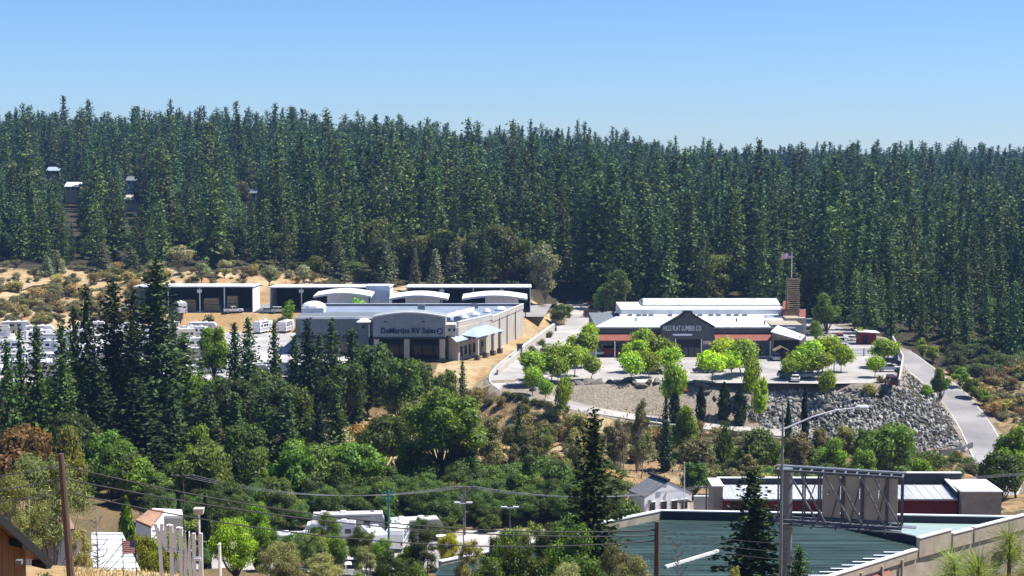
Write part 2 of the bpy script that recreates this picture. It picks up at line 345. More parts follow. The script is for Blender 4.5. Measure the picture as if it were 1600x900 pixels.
forest_or_gap_w = soft(GY, FB - 25, FB + 5); _rip = (_dL < 20) & (_dL > .5) & (GX > 46) & (GX < 100) & (GY < 400) & (GY > 318) & (_dRR > 4.5); forest_or_gap_w = np.where(_rip, 1, forest_or_gap_w)  # riprap bed also painted dark, for the shade between the stones
dry = .25 + .0 * GX
dry = np.maximum(dry, .62 * ((GY > 430) & (GY < 640) & (U < 880)))
dry = np.maximum(dry, .85 * ((GY > 440) & (GY < 470) & (GX < 12)))
dry = np.maximum(dry, .9 * ((GY > 62) & (GY < 96) & (U < 520)))
dry = np.maximum(dry, .8 * ((GX > -18) & (GX < 8) & (GY > 350) & (GY < 445)))
dry = np.maximum(dry, .42 * ((GX > 104) & (GY > 300) & (GY < 440)))
dry = np.maximum(dry, .55 * ((U > 480) & (U < 700) & (GY > 260) & (GY < 345)))
dry = np.maximum(dry, .42 * ((U > 700) & (GY > 235) & (GY < 340)))
dry = np.maximum(dry, .7 * ((U > 640) & (U < 960) & (GY > 305) & (GY < 332)))
gravel = .8 * ((_dL < 14) & (GX > 6) & (GX < 50) & (GY < 350) & (GY > 322)) + .6 * (_dR < 5.2) + .6 * (_dRR < 5)
gravel = np.maximum(gravel, .75 * (_dL < 1.5) )
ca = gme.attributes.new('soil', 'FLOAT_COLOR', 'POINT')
ca.data.foreach_set('color', np.stack([np.clip(dry, 0, 1), forest_or_gap_w * .9, np.clip(gravel, 0, 1), np.ones_like(dry)], -1).astype(np.float32).ravel())

# ---- paving sheets
def sheet(name, poly, z, m):
    mb = MB(); mb.add([(p[0], p[1], z) for p in poly], [tuple(range(len(poly)))]); me = mb.mesh(name, m)
    return struct(link(name, me))
def poly_ccw(p):
    a = sum(p[i][0] * p[(i + 1) % len(p)][1] - p[(i + 1) % len(p)][0] * p[i][1] for i in range(len(p))); return p if a > 0 else p[::-1]
sheet('car_park', poly_ccw([(30, 492), (22, 460), g0(866, 522), g0(842, 548), g0(830, 575), g0(828, 590), g0(842, 600), g0(900, 599), g0(1000, 598), g0(1180, 599), g0(1290, 600), g0(1396, 598), g0(1402, 566), (96, 430), (90, 492)]), .06, M_ASPH)
sheet('dealer_yard', poly_ccw([(-165, 351), (-64, 350), (-45, 363), (-35, 372), (-33, 380), (-31, 395), (-56, 400), (-57, 444), (-165, 449)]), .06, M_YARD)
sheet('shed_yard', poly_ccw([(-116, 461), (-58, 461), (-54, 449), (9, 449), (12, 486), (-116, 486)]), 4.06, M_ASPH2)
sheet('coach_yard', poly_ccw([(-56, 198), (-8, 206), (28, 223), (31, 237), (-4, 235), (-57, 224)]), -5.1, M_ASPH)
def resample(poly, step):
    out = []
    for a, b in zip(poly[:-1], poly[1:]):
        n = max(1, int(math.dist(a[:2], b[:2]) / step)); out += [tuple(a[k] + (b[k] - a[k]) * i / n for k in range(3)) for i in range(n)]
    out.append(tuple(poly[-1]))
    for _ in range(6):
        out = [out[0]] + [tuple((out[i - 1][k] + 2 * out[i][k] + out[i + 1][k]) / 4 for k in range(3)) for i in range(1, len(out) - 1)] + [out[-1]]
    return out
def offs(line, d):
    r = []
    for i, p in enumerate(line):
        a = line[max(i - 1, 0)]; b = line[min(i + 1, len(line) - 1)]; tx, ty = b[0] - a[0], b[1] - a[1]; l = math.hypot(tx, ty) or 1
        r.append((p[0] - ty / l * d, p[1] + tx / l * d, p[2]))
    return r
def ribbon(name, line, d0, d1, dz, m):
    a, b = offs(line, d0), offs(line, d1); n = len(line); mb = MB()
    mb.add([(p[0], p[1], p[2] + dz) for p in a] + [(p[0], p[1], p[2] + dz) for p in b], [(i, i + n, i + 1 + n, i + 1) if d1 < d0 else (i, i + 1, i + 1 + n, i + n) for i in range(n - 1)])
    return struct(link(name, mb.mesh(name, m)))
def kerb(name, line, d, m=M_CONC, w=.3, h=.14):
    a, b = offs(line, d - w / 2), offs(line, d + w / 2); n = len(line); mb = MB(); vs = []
    for q, dz in ((a, -.2), (a, h), (b, h), (b, -.2)): vs += [(p[0], p[1], p[2] + dz) for p in q]
    fs = []
    for k in range(3): fs += [(k * n + i, k * n + i + 1, (k + 1) * n + i + 1, (k + 1) * n + i) for i in range(n - 1)]
    mb.add(vs, fs); return struct(link(name, mb.mesh(name, m)))
RL = resample(ROAD_L, 3); RR = resample(ROAD_R, 3)
ribbon('road', RL, -4.0, 4.0, .10, M_ASPH); kerb('kerb', RL[4:], -4.15); kerb('kerb', RL[8:], 4.15)
ribbon('road', RR, -3.4, 3.4, .10, M_ASPH2); kerb('kerb', RR[9:], 3.55); kerb('kerb', RR[9:], -3.55)
TK = resample([hit(u_, v_) for u_, v_ in ((-60, 468), (0, 452), (60, 444), (110, 440), (170, 434))], 3); TK = [(p[0], p[1], gz(p[0], p[1])) for p in TK]
ribbon('dirt_track', TK, -2.2, 2.2, .12, M_DIRT)
# painted bay lines in the car park
mb = MB()
for row_y, n0 in ((353.5, 0), (372, 1)):
    for i in range(18):
        x = 22 + i * 2.75 + n0
        if 76 < x or (row_y > 360 and 50 < x < 60): continue
        mb.add([(x, row_y - 2.3, .066), (x + .12, row_y - 2.3, .066), (x + .12, row_y + 2.3, .066), (x, row_y + 2.3, .066)], [(0, 1, 2, 3)])
struct(link('bay_marking', mb.mesh('bay_marking', M_WHITE)))

# ------------------------------------------------------------------ plants: prototype meshes
def cards(c, ax, hl, hw, nrm, rng):
    """diamond-shaped leaf clumps: centre, long axis, half length, half width, rough normal"""
    n = len(c); ax = ax / (np.linalg.norm(ax, axis=1, keepdims=True) + 1e-9)
    sd_ = np.cross(nrm, ax); sd_ /= (np.linalg.norm(sd_, axis=1, keepdims=True) + 1e-9)
    nn = np.cross(ax, sd_)
    hl = hl[:, None]; hw = hw[:, None]; k = rng.uniform(-.35, .35, (n, 1))
    v = np.stack([c - ax * hl, c - sd_ * hw + nn * hw * k + ax * hl * .15, c + ax * hl, c + sd_ * hw + nn * hw * k + ax * hl * .15], 1).reshape(-1, 3)
    return v, np.arange(n * 4).reshape(n, 4)
def conifer(seed, h, r, base=.1, whorls=30, per=5, clump=.8, dens=1.0, gap=.12, power=.8, slope=(-.3, .5), shoulder=.12):
    rng = np.random.default_rng(seed); C, A, S = [], [], []; zs = []
    lean = rng.uniform(-.012, .012, 2)
    for i in range(whorls):
        t = i / (whorls - 1); z = h * (base + (1 - base) * t ** .95) * .985
        L = r * (1 - t * .97) ** power * (.62 + .38 * min(1, t / shoulder)) * rng.uniform(.78, 1.15)
        a0 = rng.uniform(0, 6.28)
        for k in range(per):
            if rng.random() < gap: continue
            az = a0 + 6.283 * k / per + rng.normal(0, .3); l = max(.25, L * rng.uniform(.55, 1.12)); sl = slope[0] + (slope[1] - slope[0]) * t + rng.normal(0, .1)
            d = np.array([math.cos(az), math.sin(az), sl]); d /= np.linalg.norm(d)
            n = max(2, int(l / clump * 1.5 * dens)); q = (np.arange(n) + 1) / n * .82 + .18 + rng.uniform(-.05, .05, n)
            p = d * (q * l)[:, None]; p[:, 2] -= .10 * l * q ** 2; p += rng.normal(0, clump * .28, (n, 3)); p[:, 2] += z + rng.normal(0, h / whorls * .35)
            C.append(p); A.append(np.tile(d, (n, 1)) + rng.normal(0, .55, (n, 3))); S.append(np.full(n, clump) * rng.uniform(.6, 1.15, n) * (.62 + .38 * (1 - t)))
    n = max(6, int(h / clump * .25)); p = np.zeros((n, 3)); p[:, 2] = h * (1 - .07 * rng.random(n)); p[:, :2] = rng.normal(0, clump * .12, (n, 2))
    C.append(p); A.append(np.tile([0, 0, 1.], (n, 1)) + rng.normal(0, .25, (n, 3))); S.append(np.full(n, clump * .55))
    n = int(sum(len(c) for c in C) * .22); t = rng.random(n) ** .9; az = rng.uniform(0, 6.28, n); q = r * (1 - t * .97) ** power * (.62 + .38 * np.minimum(1, t / shoulder)) * rng.uniform(.05, .5, n)      # large inner cards added to block light through the crown
    C.append(np.stack([q * np.cos(az), q * np.sin(az), h * (base + (1 - base) * t * .96)], 1)); A.append(rng.normal(0, 1, (n, 3))); S.append(np.full(n, clump * 1.35) * (.5 + .5 * (1 - t)))
    C = np.concatenate(C); A = np.concatenate(A); S = np.concatenate(S); C[:, :2] += C[:, 2:3] * lean
    rad_ = np.hypot(C[:, 0], C[:, 1])[:, None] + .1; nr = np.concatenate([C[:, :2] / rad_ * .8, np.full((len(C), 1), .5)], 1) + rng.normal(0, .42, C.shape)
    v, f = cards(C, A, S * .62, S * .40, nr, rng)
    crown = mesh_np('crown', v, f, M_NEEDLE, tint=rng.beta(2, 2, len(f)))
    tb = MB(); tb.tube([(0, 0, -1.0), (0, 0, h * .12), (lean[0] * h * .5, lean[1] * h * .5, h * .5), (lean[0] * h * .95, lean[1] * h * .95, h * .96)], [h * .016, h * .0125, h * .008, h * .001], 7)
    for k in range(14):
        z = h * rng.uniform(.12, .7); az = rng.uniform(0, 6.28); l = r * .6 * (1 - z / h)
        tb.tube([(lean[0] * z, lean[1] * z, z), (l * math.cos(az), l * math.sin(az), z + l * slope[0] * .5)], [h * .0025, h * .0008], 4, False)
    return crown, tb.mesh('trunk', M_BARK, True), h, r
def broadleaf(seed, h, r, cb, lobes=12, n=1600, leaf=.4, m=None, bark=None, slim=.6, lobe_r=.5, up=0.0, spread=.62, shell=.45, flat=1.0, trunkr=.022, multi=1, tilt=.8):
    rng = np.random.default_rng(seed); m = m or M_LEAF; bark = bark or M_BARK
    zc = (cb + h) / 2; hz = (h - cb) / 2; LC = []
    for i in range(lobes):
        d = rng.normal(0, 1, 3); d /= np.linalg.norm(d); q = rng.uniform(.55, 1.0)
        rr = spread * (1 - up * max(0, d[2] * q))
        LC.append((d[0] * r * rr * q, d[1] * r * rr * q, zc + d[2] * hz * .68 * q))
    LC = np.array(LC); LR = r * lobe_r * rng.uniform(.6, 1.15, lobes) * (1 - up * .5 * np.clip((LC[:, 2] - zc) / hz, 0, 1))
    wts = LR ** 2; li = rng.choice(lobes, n, p=wts / wts.sum())
    d = rng.normal(0, 1, (n, 3)); d /= np.linalg.norm(d, axis=1, keepdims=True)
    rad = LR[li] * (shell + (1.06 - shell) * rng.random(n) ** .6) * (1 + .12 * rng.normal(0, 1, n))
    p = LC[li] + d * rad[:, None] * np.array([1, 1, .82 * flat]); p[:, 2] = np.clip(p[:, 2], cb * .85, None)
    s = leaf * rng.uniform(.55, 1.2, n); core = rng.random(n) < .14; p = np.where(core[:, None], LC[li] + d * (LR[li] * .4 * rng.random(n))[:, None], p); s = np.where(core, s * 1.9, s)  # core: oversized inner cards added to keep light from passing through
    ax = np.cross(d, rng.normal(0, 1, (n, 3))) + rng.normal(0, .3, (n, 3)); nr = d * .9 + np.array([0, 0, .4]) + rng.normal(0, tilt * .62, (n, 3))
    v, f = cards(p, ax, s * .7, s * .7 * slim, nr, rng)
    crown = mesh_np('crown', v, f, m, tint=rng.beta(2, 2, len(f)))
    tb = MB(); tr = h * trunkr
    for q in range(multi):
        bx, by = (rng.normal(0, r * .12, 2) if multi > 1 else (0, 0)); tx_, ty_ = bx * 2 + rng.normal(0, r * .05), by * 2 + rng.normal(0, r * .05)
        tb.tube([(bx, by, -.6), (bx, by, cb * .5), (tx_, ty_, cb * 1.05), (tx_, ty_, zc + hz * .4)], [tr, tr * .8, tr * .62, tr * .15], 7)
    for i in range(lobes):
        a = np.array([tx_, ty_, cb * rng.uniform(.8, 1.15)]); b = LC[i]; mid = (a + b) / 2 + np.array([0, 0, -.06 * h])
        tb.tube([a, mid, b], [tr * .42, tr * .28, tr * .08], 5, False)
    return crown, tb.mesh('trunk', bark, True), h, r
def column(seed, h, r, n=1200, leaf=.4):
    rng = np.random.default_rng(seed); t = rng.random(n) ** .85; az = rng.uniform(0, 6.28, n)
    pr = np.sin(np.clip(t * .93 + .12, 0, 1) * PI) ** .6 * r * (.8 + .2 * np.sin(az * 3 + t * 14)); pr = pr * (.72 + .3 * rng.random(n))
    p = np.stack([np.cos(az) * pr, np.sin(az) * pr, t * h], 1); ax = np.array([0, 0, 1.]) + rng.normal(0, .35, (n, 3)); nr = np.stack([np.cos(az), np.sin(az), .3 + 0 * az], 1) + rng.normal(0, .4, (n, 3))
    s = leaf * rng.uniform(.6, 1.2, n); v, f = cards(p, ax, s, s * .45, nr, rng)
    tb = MB(); tb.tube([(0, 0, -.3), (0, 0, h * .8)], [h * .02, h * .004], 6)
    return mesh_np('crown', v, f, M_NEEDLE, tint=rng.beta(2, 2, n)), tb.mesh('trunk', M_BARK, True), h, r
def bare(seed, h, r, n=34):
    rng = np.random.default_rng(seed); tb = MB(); tb.tube([(0, 0, -.4), (rng.normal(0, .1), 0, h * .5), (rng.normal(0, .2), 0, h)], [h * .018, h * .012, h * .002], 6)
    br = MB()
    for i in range(n):
        z = h * rng.uniform(.25, .95); az = rng.uniform(0, 6.28); l = r * (1.15 - z / h) * rng.uniform(.6, 1.2); e = (l * math.cos(az), l * math.sin(az), z + l * rng.uniform(.1, .7))
        br.tube([(0, 0, z), (e[0] * .5, e[1] * .5, z + (e[2] - z) * .35), e], [h * .006, h * .004, h * .001], 4, False)
        for j in range(3):
            q = rng.uniform(.4, 1); az2 = az + rng.normal(0, .8); s = (e[0] * q, e[1] * q, z + (e[2] - z) * q); br.tube([s, (s[0] + .3 * l * math.cos(az2), s[1] + .3 * l * math.sin(az2), s[2] + .25 * l)], [h * .003, h * .0008], 4, False)
    return br.mesh('crown', M_GREYBARK), tb.mesh('trunk', M_GREYBARK, True), h, r
PROTO = {
 'fir':   [conifer(s, 32, 5.4, .03, 40, 8, 1.15, 1.25, .14, .66) for s in (1, 2, 3)],
 'pine':  [conifer(s, 32, 5.2, .10, 32, 8, 1.2, 1.25, .24, .52, (-.2, .6), .2) for s in (4, 5, 6)],
 'bigpine': [conifer(s, 34, 5.0, .03, 60, 9, .85, 1.6, .16, .62, (-.3, .6), .14) for s in (7, 8)],
 'midpine': [conifer(s, 18, 3.2, .02, 44, 8, .66, 1.6, .12, .7, (-.2, .6)) for s in (9, 10)],
 'spruce': [conifer(12, 12, 2.3, .02, 40, 9, .6, 1.6, .05, .9, (-.35, .3))],
 'greypine': [broadleaf(s, 14, 3.4, 2.0, 22, 8000, .38, M_BRUSH, M_GREYBARK, .45, .46, .55, .66, .2, 1.15, .014) for s in (21, 22, 23)],
 'oak':   [broadleaf(s, 13, 5.5, 1.0, 26, 7000, .50, M_LEAF, None, .7, .36, .2, .76) for s in (24, 25, 26)],
 'round': [broadleaf(s, 6.0, 2.9, 1.7, 12, 3000, .36, M_LEAF, M_GREYBARK, .7, .52, .1, .58, .4, 1, .02) for s in (27, 28, 29, 36)],
 'cotton': [broadleaf(30, 24, 9, 5, 44, 15000, .50, M_LEAF, None, .65, .25, .2, .78, .25, 1.05, .018)],
 'bright': [broadleaf(s, 9, 3.6, .6, 26, 9000, .30, M_LEAF, None, .65, .36, .3, .74, .35) for s in (31, 32)],
 'shrub': [broadleaf(s, 2.6, 1.9, .15, 11, 2000, .18, M_BRUSH, None, .6, .5, 0, .62, .35, .85, .03, 3) for s in (33, 34, 35)],
 'ball':  [broadleaf(37, 4, 2.2, .2, 10, 1500, .3, M_LEAF, None, .7, .6, 0, .42, .6, .9, .02)],
 'cypress': [column(40, 10, 1.3), column(41, 10, 1.25)],
 'wispy': [broadleaf(s, 12, 2.6, 1.0, 20, 5500, .33, M_BRUSH, M_GREYBARK, .36, .38, .5, .7, .1, 1.2, .012, 2, 1.2) for s in (42, 43)],
 'oakf': [broadleaf(s, 13, 5.5, 1.0, 30, 15000, .30, M_LEAF, None, .65, .33, .2, .78) for s in (51, 52)],
 'brightf': [broadleaf(s, 9, 3.6, .6, 28, 17000, .19, M_LEAF, None, .6, .34, .3, .76, .3) for s in (53, 54)],
 'feather': [broadleaf(s, 14, 3.8, 1.5, 30, 22000, .26, M_BRUSH, M_GREYBARK, .2, .32, .45, .8, .1, 1.1, .014, 2, 1.2) for s in (55, 56)],
 'wispyf': [broadleaf(s, 12, 2.6, 1.0, 26, 13000, .20, M_BRUSH, M_GREYBARK, .3, .32, .5, .76, .1, 1.2, .012, 2, 1.2) for s in (57, 58)],
 'bare':  [bare(44, 9, 3), bare(45, 7, 3)],
}
FIR, PINE = (.050, .078, .032), (.062, .086, .034)
COLR = {'fir': FIR, 'pine': PINE, 'bigpine': (.036, .055, .021), 'midpine': (.040, .068, .024), 'spruce': (.022, .040, .028), 'greypine': (.105, .115, .075), 'oak': (.050, .080, .026),
        'round': (.105, .175, .022), 'cotton': (.060, .110, .022), 'bright': (.095, .170, .022), 'shrub': (.085, .085, .038), 'ball': (.11, .18, .025), 'cypress': (.018, .030, .018), 'wispy': (.095, .105, .055), 'bare': (.1, .1, .1)}
NAME = {'fir': 'fir_tree', 'pine': 'pine_tree', 'bigpine': 'pine_tree', 'midpine': 'pine_tree', 'spruce': 'spruce_tree', 'greypine': 'grey_pine', 'oak': 'oak_tree', 'round': 'shade_tree', 'cotton': 'cottonwood_tree',
        'bright': 'leafy_tree', 'shrub': 'shrub', 'ball': 'round_shrub', 'cypress': 'cypress_tree', 'wispy': 'thin_tree', 'bare': 'bare_tree'}
CAT = {'shrub': 'shrub', 'ball': 'shrub'}
_cnt = {}
LIFT = (2.4, 2.05, 1.4)
def tree(kind, x, y, height_m, width_m, label, group=None, color=None, z=None, name=None):
    if kind in ('oak', 'bright', 'greypine', 'cotton'): width_m = max(width_m, height_m * {'oak': .66, 'bright': .5, 'greypine': .42, 'cotton': .6}[kind])
    if kind in ('bigpine', 'midpine'): width_m *= 1.42
    fine = {'oak': 'oakf', 'bright': 'brightf', 'greypine': 'feather', 'wispy': 'wispyf'}.get(kind) if y < 205 else None
    nm_ = NAME[kind]; color = color or COLR[kind]; kind = fine or kind
    i = _cnt[kind] = _cnt.get(kind, -1) + 1; crown, trunk, h, r = PROTO[kind][i % len(PROTO[kind])]
    z = gz(x, y) - .15 if z is None else z
    k_ = .8 if PROTO[kind][0][0].materials[0] is M_NEEDLE else 1.0; color = tuple(c * l * k_ for c, l in zip(color, (2.1, 2.0, 1.5) if k_ < 1 else LIFT))
    o = thing(name or nm_, label, CAT.get(kind, 'tree'), (x, y, z), random.uniform(0, 6.28), group); sx = width_m / (2 * r); o.scale = (sx, sx, height_m / h)
    c = link('crown', crown, o, color or COLR[kind]); c.color = (*(color or COLR[kind]), 1); link('trunk', trunk, o)
    return o
def tree_at(kind, u, vtop, D, wpx, label, group=None, color=None, vb=None, name=None):
    """a tree whose top shows at pixel (u, vtop); it stands D metres off (or where pixel vb meets the ground)"""
    if vb is not None: x, D, z = hit(u, vb)
    else: x = ray(u, vtop)[0] * D; z = gz(x, D)
    top = P(u, vtop, D).z; return tree(kind, x, D, max(top - z, .6), wpx * D / F, label, group, color, z - .1, name)
#@@BUILD@@
# ------------------------------------------------------------------ lumber store
lum = thing('lumber_store', 'long grey lumber store with white metal roofs and dark gabled entrance', 'store', (45, 410, 0), world=True)
MB().box((44, 413.5, 3.5), (47, 36, 7.0)).build('wall', M_GREYSTUC, lum)
MB().slab([(20, 394.2, 7.25), (69.2, 394.2, 7.25), (69.2, 412.3, 7.95), (26.5, 412.3, 7.95)], .3).build('roof', M_WROOF, lum)
MB().slab([(27.5, 411.9, 7.95), (70, 411.9, 7.95), (69.6, 421, 9.8), (28.4, 421, 9.8)], .25).build('upper_roof', M_WROOF, lum)
MB().box((49, 424, 8.5), (42.2, 20, 2.2)).build('upper_wall', M_WHITE, lum)
MB().slab([(34.2, 421.6, 10.1), (70, 421.6, 10.1), (70, 428, 11.15), (34.6, 428, 11.15)], .2).slab([(34.6, 428.02, 11.15), (70, 428.02, 11.15), (70, 434, 10), (34.2, 434, 10)], .2).build('ridge_roof', M_WROOF, lum)
MB().box((52, 428, 9.75), (35.6, 12, .7)).build('ridge_wall', M_WHITE, lum)
for u_ in (985, 999, 1008, 1018, 1048, 1084, 1095, 1112, 1124, 1140, 1152, 1165):
    x = (u_ - 800) / F * 413; MB().box((x, 412.6, 8.3), (1.15, .8, .5)).build('roof_vent', M_STEEL, lum)
gb = [(36.2, 0), (49.3, 0), (49.3, 7.3), (43.75, 10.5), (43.75, 11.1), (41.75, 11.1), (41.75, 10.5), (36.2, 7.3)]
MB().ext(None, [(p[0], 393.0, p[1]) for p in gb], [(p[0], 396.5, p[1]) for p in gb]).build('gable', M_SHINGLE, lum)
cp = MB()
for a, b in zip(gb[2:], gb[3:]): cp.beam((a[0], 393.0, a[1] + .02), (b[0], 393.0, b[1] + .02), .28, .5)
cp.build('coping', M_DKTRIM, lum)
en = MB().box((43.0, 392.98, 2.2), (6.0, .1, 4.4)).build('entrance', M_DARK, lum)  # flat dark sheet; the shade of the recess is in its colour
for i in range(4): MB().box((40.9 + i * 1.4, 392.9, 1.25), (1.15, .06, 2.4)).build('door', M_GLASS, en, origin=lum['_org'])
for x0, x1 in ((39.8, 39.9), (46.1, 46.2)): MB().box(((x0 + x1) / 2, 392.86, 2.25), (.22, .3, 4.5)).build('post', M_WHITE, lum)
t = shift(text_mb('HILLS FLAT LUMBER CO', 9.3, 1.25, .12, .012), 41.4, 392.86, 6.5); t.build('lettering', M_LETTER, lum)
prof = [(-2.6, 0), (-2.0, -.28), (2.0, -.28), (2.6, 0), (2.0, .22), (-2.0, .22)]
MB().ext(None, [(41.5 + p[0], 392.75, 5.55 + p[1]) for p in prof], [(41.5 + p[0], 392.98, 5.55 + p[1]) for p in prof]).build('sign_bar', M_LETTER, lum)
MB().box((47.5, 392.9, 3.6), (2.0, .1, .9)).build('notice_board', mat('faded_pink', (.5, .36, .33), .7), lum)
MB().slab([(19.9, 391.6, 4.25), (36.1, 391.6, 4.25), (36.1, 394.9, 5.75), (19.9, 394.9, 5.75)], .18).build('awning', M_REDROOF, lum)
MB().slab([(49.4, 391.6, 4.25), (63.2, 391.6, 4.25), (63.2, 394.9, 5.75), (49.4, 394.9, 5.75)], .18).build('awning', M_REDROOF, lum)
for x in (20.4, 25, 30, 35.4, 50, 54.5, 59, 62.8): MB().box((x, 392, 2.1), (.3, .3, 4.1)).build('post', M_WHITE, lum)
for x, wd in ((23.5, 3.2), (32, 4), (53, 4), (59.5, 3)): MB().box((x, 395.45, 1.6), (wd, .14, 2.9)).build('window', M_GLASS, lum)
MB().box((67.3, 401, 3.9), (7.6, 13, 7.6)).build('side_wing', M_TAN, lum)
MB().box((67.3, 394.4, 6.9), (7.7, .3, 1.7)).build('parapet', M_GREYSTUC, lum)
MB().box((67.3, 394.3, 2.0), (6.4, .2, 4.0)).build('opening_shade', M_DARK, lum)  # flat dark sheet painted as the shade under the canopy
MB().slab([tuple(P(1204, 518, 389)), tuple(P(1251, 531, 388)), tuple(P(1258, 524, 394)), tuple(P(1215, 508, 394))], .2).build('canopy', M_WROOF, lum)
for u_ in (1207, 1250): q = P(u_, 524, 389.3); MB().box((q.x, q.y, q.z / 2), (.25, .25, q.z)).build('post', M_WOOD, lum)
MB().slab([tuple(P(1219, 498, 409)), tuple(P(1232, 498, 409)), tuple(P(1233, 470, 418)), tuple(P(1224, 470, 418))], .2).build('red_roof', M_REDROOF, lum)
MB().slab([tuple(P(1248, 502, 405)), tuple(P(1258, 502, 405)), tuple(P(1259, 483, 412)), tuple(P(1249, 483, 412))], .2).build('red_roof', M_REDROOF, lum)
MB().box((71.2, 409, 4.2), (5, 9, 8.3)).build('tower_base', M_TAN, lum)
tw = thing('timber_tower', 'tall slim tower of stacked timber bars on the lumber store roof', 'tower', (71.5, 412, 8.4), world=True)
for sx in (-1, 1):
    for sy in (-1, 1): MB().beam((71.5 + sx * 1.45, 412 + sy * 1.4, 8.35), (71.5 + sx * 1.2, 412 + sy * 1.2, 18.1), .22).build('post', M_DKTRIM, tw)
for i in range(18):
    z = 8.5 + i * .54; k = 1.5 - i * .012
    for sy in (-1, 1): MB().beam((71.5 - k - .2, 412 + sy * k, z - (.32 if sy > 0 else 0)), (71.5 + k + .2, 412 + sy * k, z - (.32 if sy > 0 else 0)), .3, .2).build('bar', M_LUMBER, tw)  # bars paler than the side bars: lit edges put into the colour
    for sx in (-1, 1): MB().beam((71.5 + sx * k, 412 - k - .2, z + .16), (71.5 + sx * k, 412 + k + .2, z + .16), .12).build('side_bar', M_WOOD, tw)
fp = thing('flagpole', 'white flagpole rising above the timber tower', 'flagpole', (71.1, 411.6, 17.9), world=True)
MB().tube([(71.1, 411.6, 17.9), (71.1, 411.6, 24.6)], [.09, .06], 8).build('pole', M_WHITE, fp); MB().box((71.1, 411.6, 24.65), (.2, .2, .2)).build('finial', M_STEEL, fp)
def us_flag(name, label, org, ux, uz, wd, ht, sag, wave, canton_end, mats=None):
    """stripes run along the fly; ux = direction of the fly from the pole"""
    r = thing(name, label, 'flag', tuple(org), world=True); ux = Vector(ux); sd2 = ux.cross(Vector((0, 0, 1)))
    def pt(s, q): return Vector(org) + ux * (s * wd) + Vector((0, 0, -q * ht - sag * s * s)) + sd2 * (wave * math.sin(s * 7) * s)
    def strip(q0, q1, s0, s1, off):
        mb = MB(); n = 7; vs = []
        for i in range(n + 1):
            s = s0 + (s1 - s0) * i / n; a, b = pt(s, q0), pt(s, q1); o2 = sd2 * off; vs += [a - o2, b - o2, a + o2, b + o2]
        fs = []
        for i in range(n):
            k = i * 4; fs += [(k, k + 4, k + 5, k + 1), (k + 2, k + 3, k + 7, k + 6)]
        return mb.add(vs, fs)
    for i in range(13):
        strip(i / 13, (i + 1) / 13, 0, 1, .008).build('stripe', M_FRED if i % 2 == 0 else M_FWHITE, r)
    strip(0, 7 / 13, 0, .4, .016).build('canton', M_FBLUE, r)
    st = MB()
    for a in range(5):
        for b in range(4):
            c = pt(.04 + a * .08, .06 + b * .13)
            for sg in (-1, 1):
                o2 = sd2 * (.02 * sg); k = ht * .018; ex = ux * k; ez = Vector((0, 0, k)); st.add([c - ex + o2, c - ez + o2, c + ex + o2, c + ez + o2], [(0, 1, 2, 3)])
    st.build('stars', M_FWHITE, r); return r
us_flag('flag', 'stars and stripes flying left from the pole above the timber tower', (71.02, 411.6, 24.3), (-1, 0, 0), 0, 2.6, 1.45, .35, .25, 0)
for x_, y_ in ((62.3, 398), (31, 404), (56, 403)): MB().tube([(x_, y_, 7.2), (x_, y_, 8.5)], [.18, .16], 8).build('vent_pipe', M_DKTRIM, lum)
# goods under the eaves and at the side
bn = thing('storage_cage', 'dark red steel storage cage under the left awning of the lumber store', 'cage', (24.3, 393.3, 0), world=True)
MB().box((24.3, 393.3, 1.1), (3.6, 1.3, 2.1)).build('body', M_REDWALL, bn); MB().box((24.3, 393.3, 2.22), (3.8, 1.5, .12)).build('lid', M_DKTRIM, bn)
for i in range(6): MB().box((22.8 + i * .6, 392.62, 1.1), (.06, .06, 2.0)).build('bar', M_DSTEEL, bn)
gzb = thing('garden_shelter', 'small dark timber shelter with a gable roof beside the side canopy', 'shelter', (64.5, 386.5, 0), world=True)
MB().slab([(62.6, 384.8, 2.5), (64.5, 384.8, 3.5), (64.5, 388.2, 3.5), (62.6, 388.2, 2.5)], .15).slab([(64.5, 384.8, 3.5), (66.4, 384.8, 2.5), (66.4, 388.2, 2.5), (64.5, 388.2, 3.5)], .15).build('roof', M_WOOD, gzb)
for sx in (-1, 1):
    for sy in (-1, 1): MB().box((64.5 + sx * 1.6, 386.5 + sy * 1.4, 1.3), (.18, .18, 2.7)).build('post', M_WOOD, gzb)
MB().box((64.5, 387.7, 1.2), (3, .12, 2.2)).build('back_panel', M_DKTRIM, gzb)

# ------------------------------------------------------------------ coach dealer's building
dm = thing('dealer_showroom', 'grey stucco dealer showroom with an arched sign tower and long cream side wall', 'showroom', (-25, 400, 0), world=True)
MB().box((-43.2, 404.5, 4.6), (20.4, 13, 9.2)).build('left_wing', M_GREYSTUC, dm)
MB().box((-43.2, 397.95, 9.1), (20.6, .35, .5)).build('cornice', M_WHITE, dm)
MB().box((-43.2, 397.9, 4.4), (20.5, .25, .6)).build('band', M_DKTRIM, dm)
for x in (-50.5, -46, -41.5, -37.5): MB().box((x, 397.95, 2.1), (3, .12, 3.4)).build('window', M_GLASS, dm)
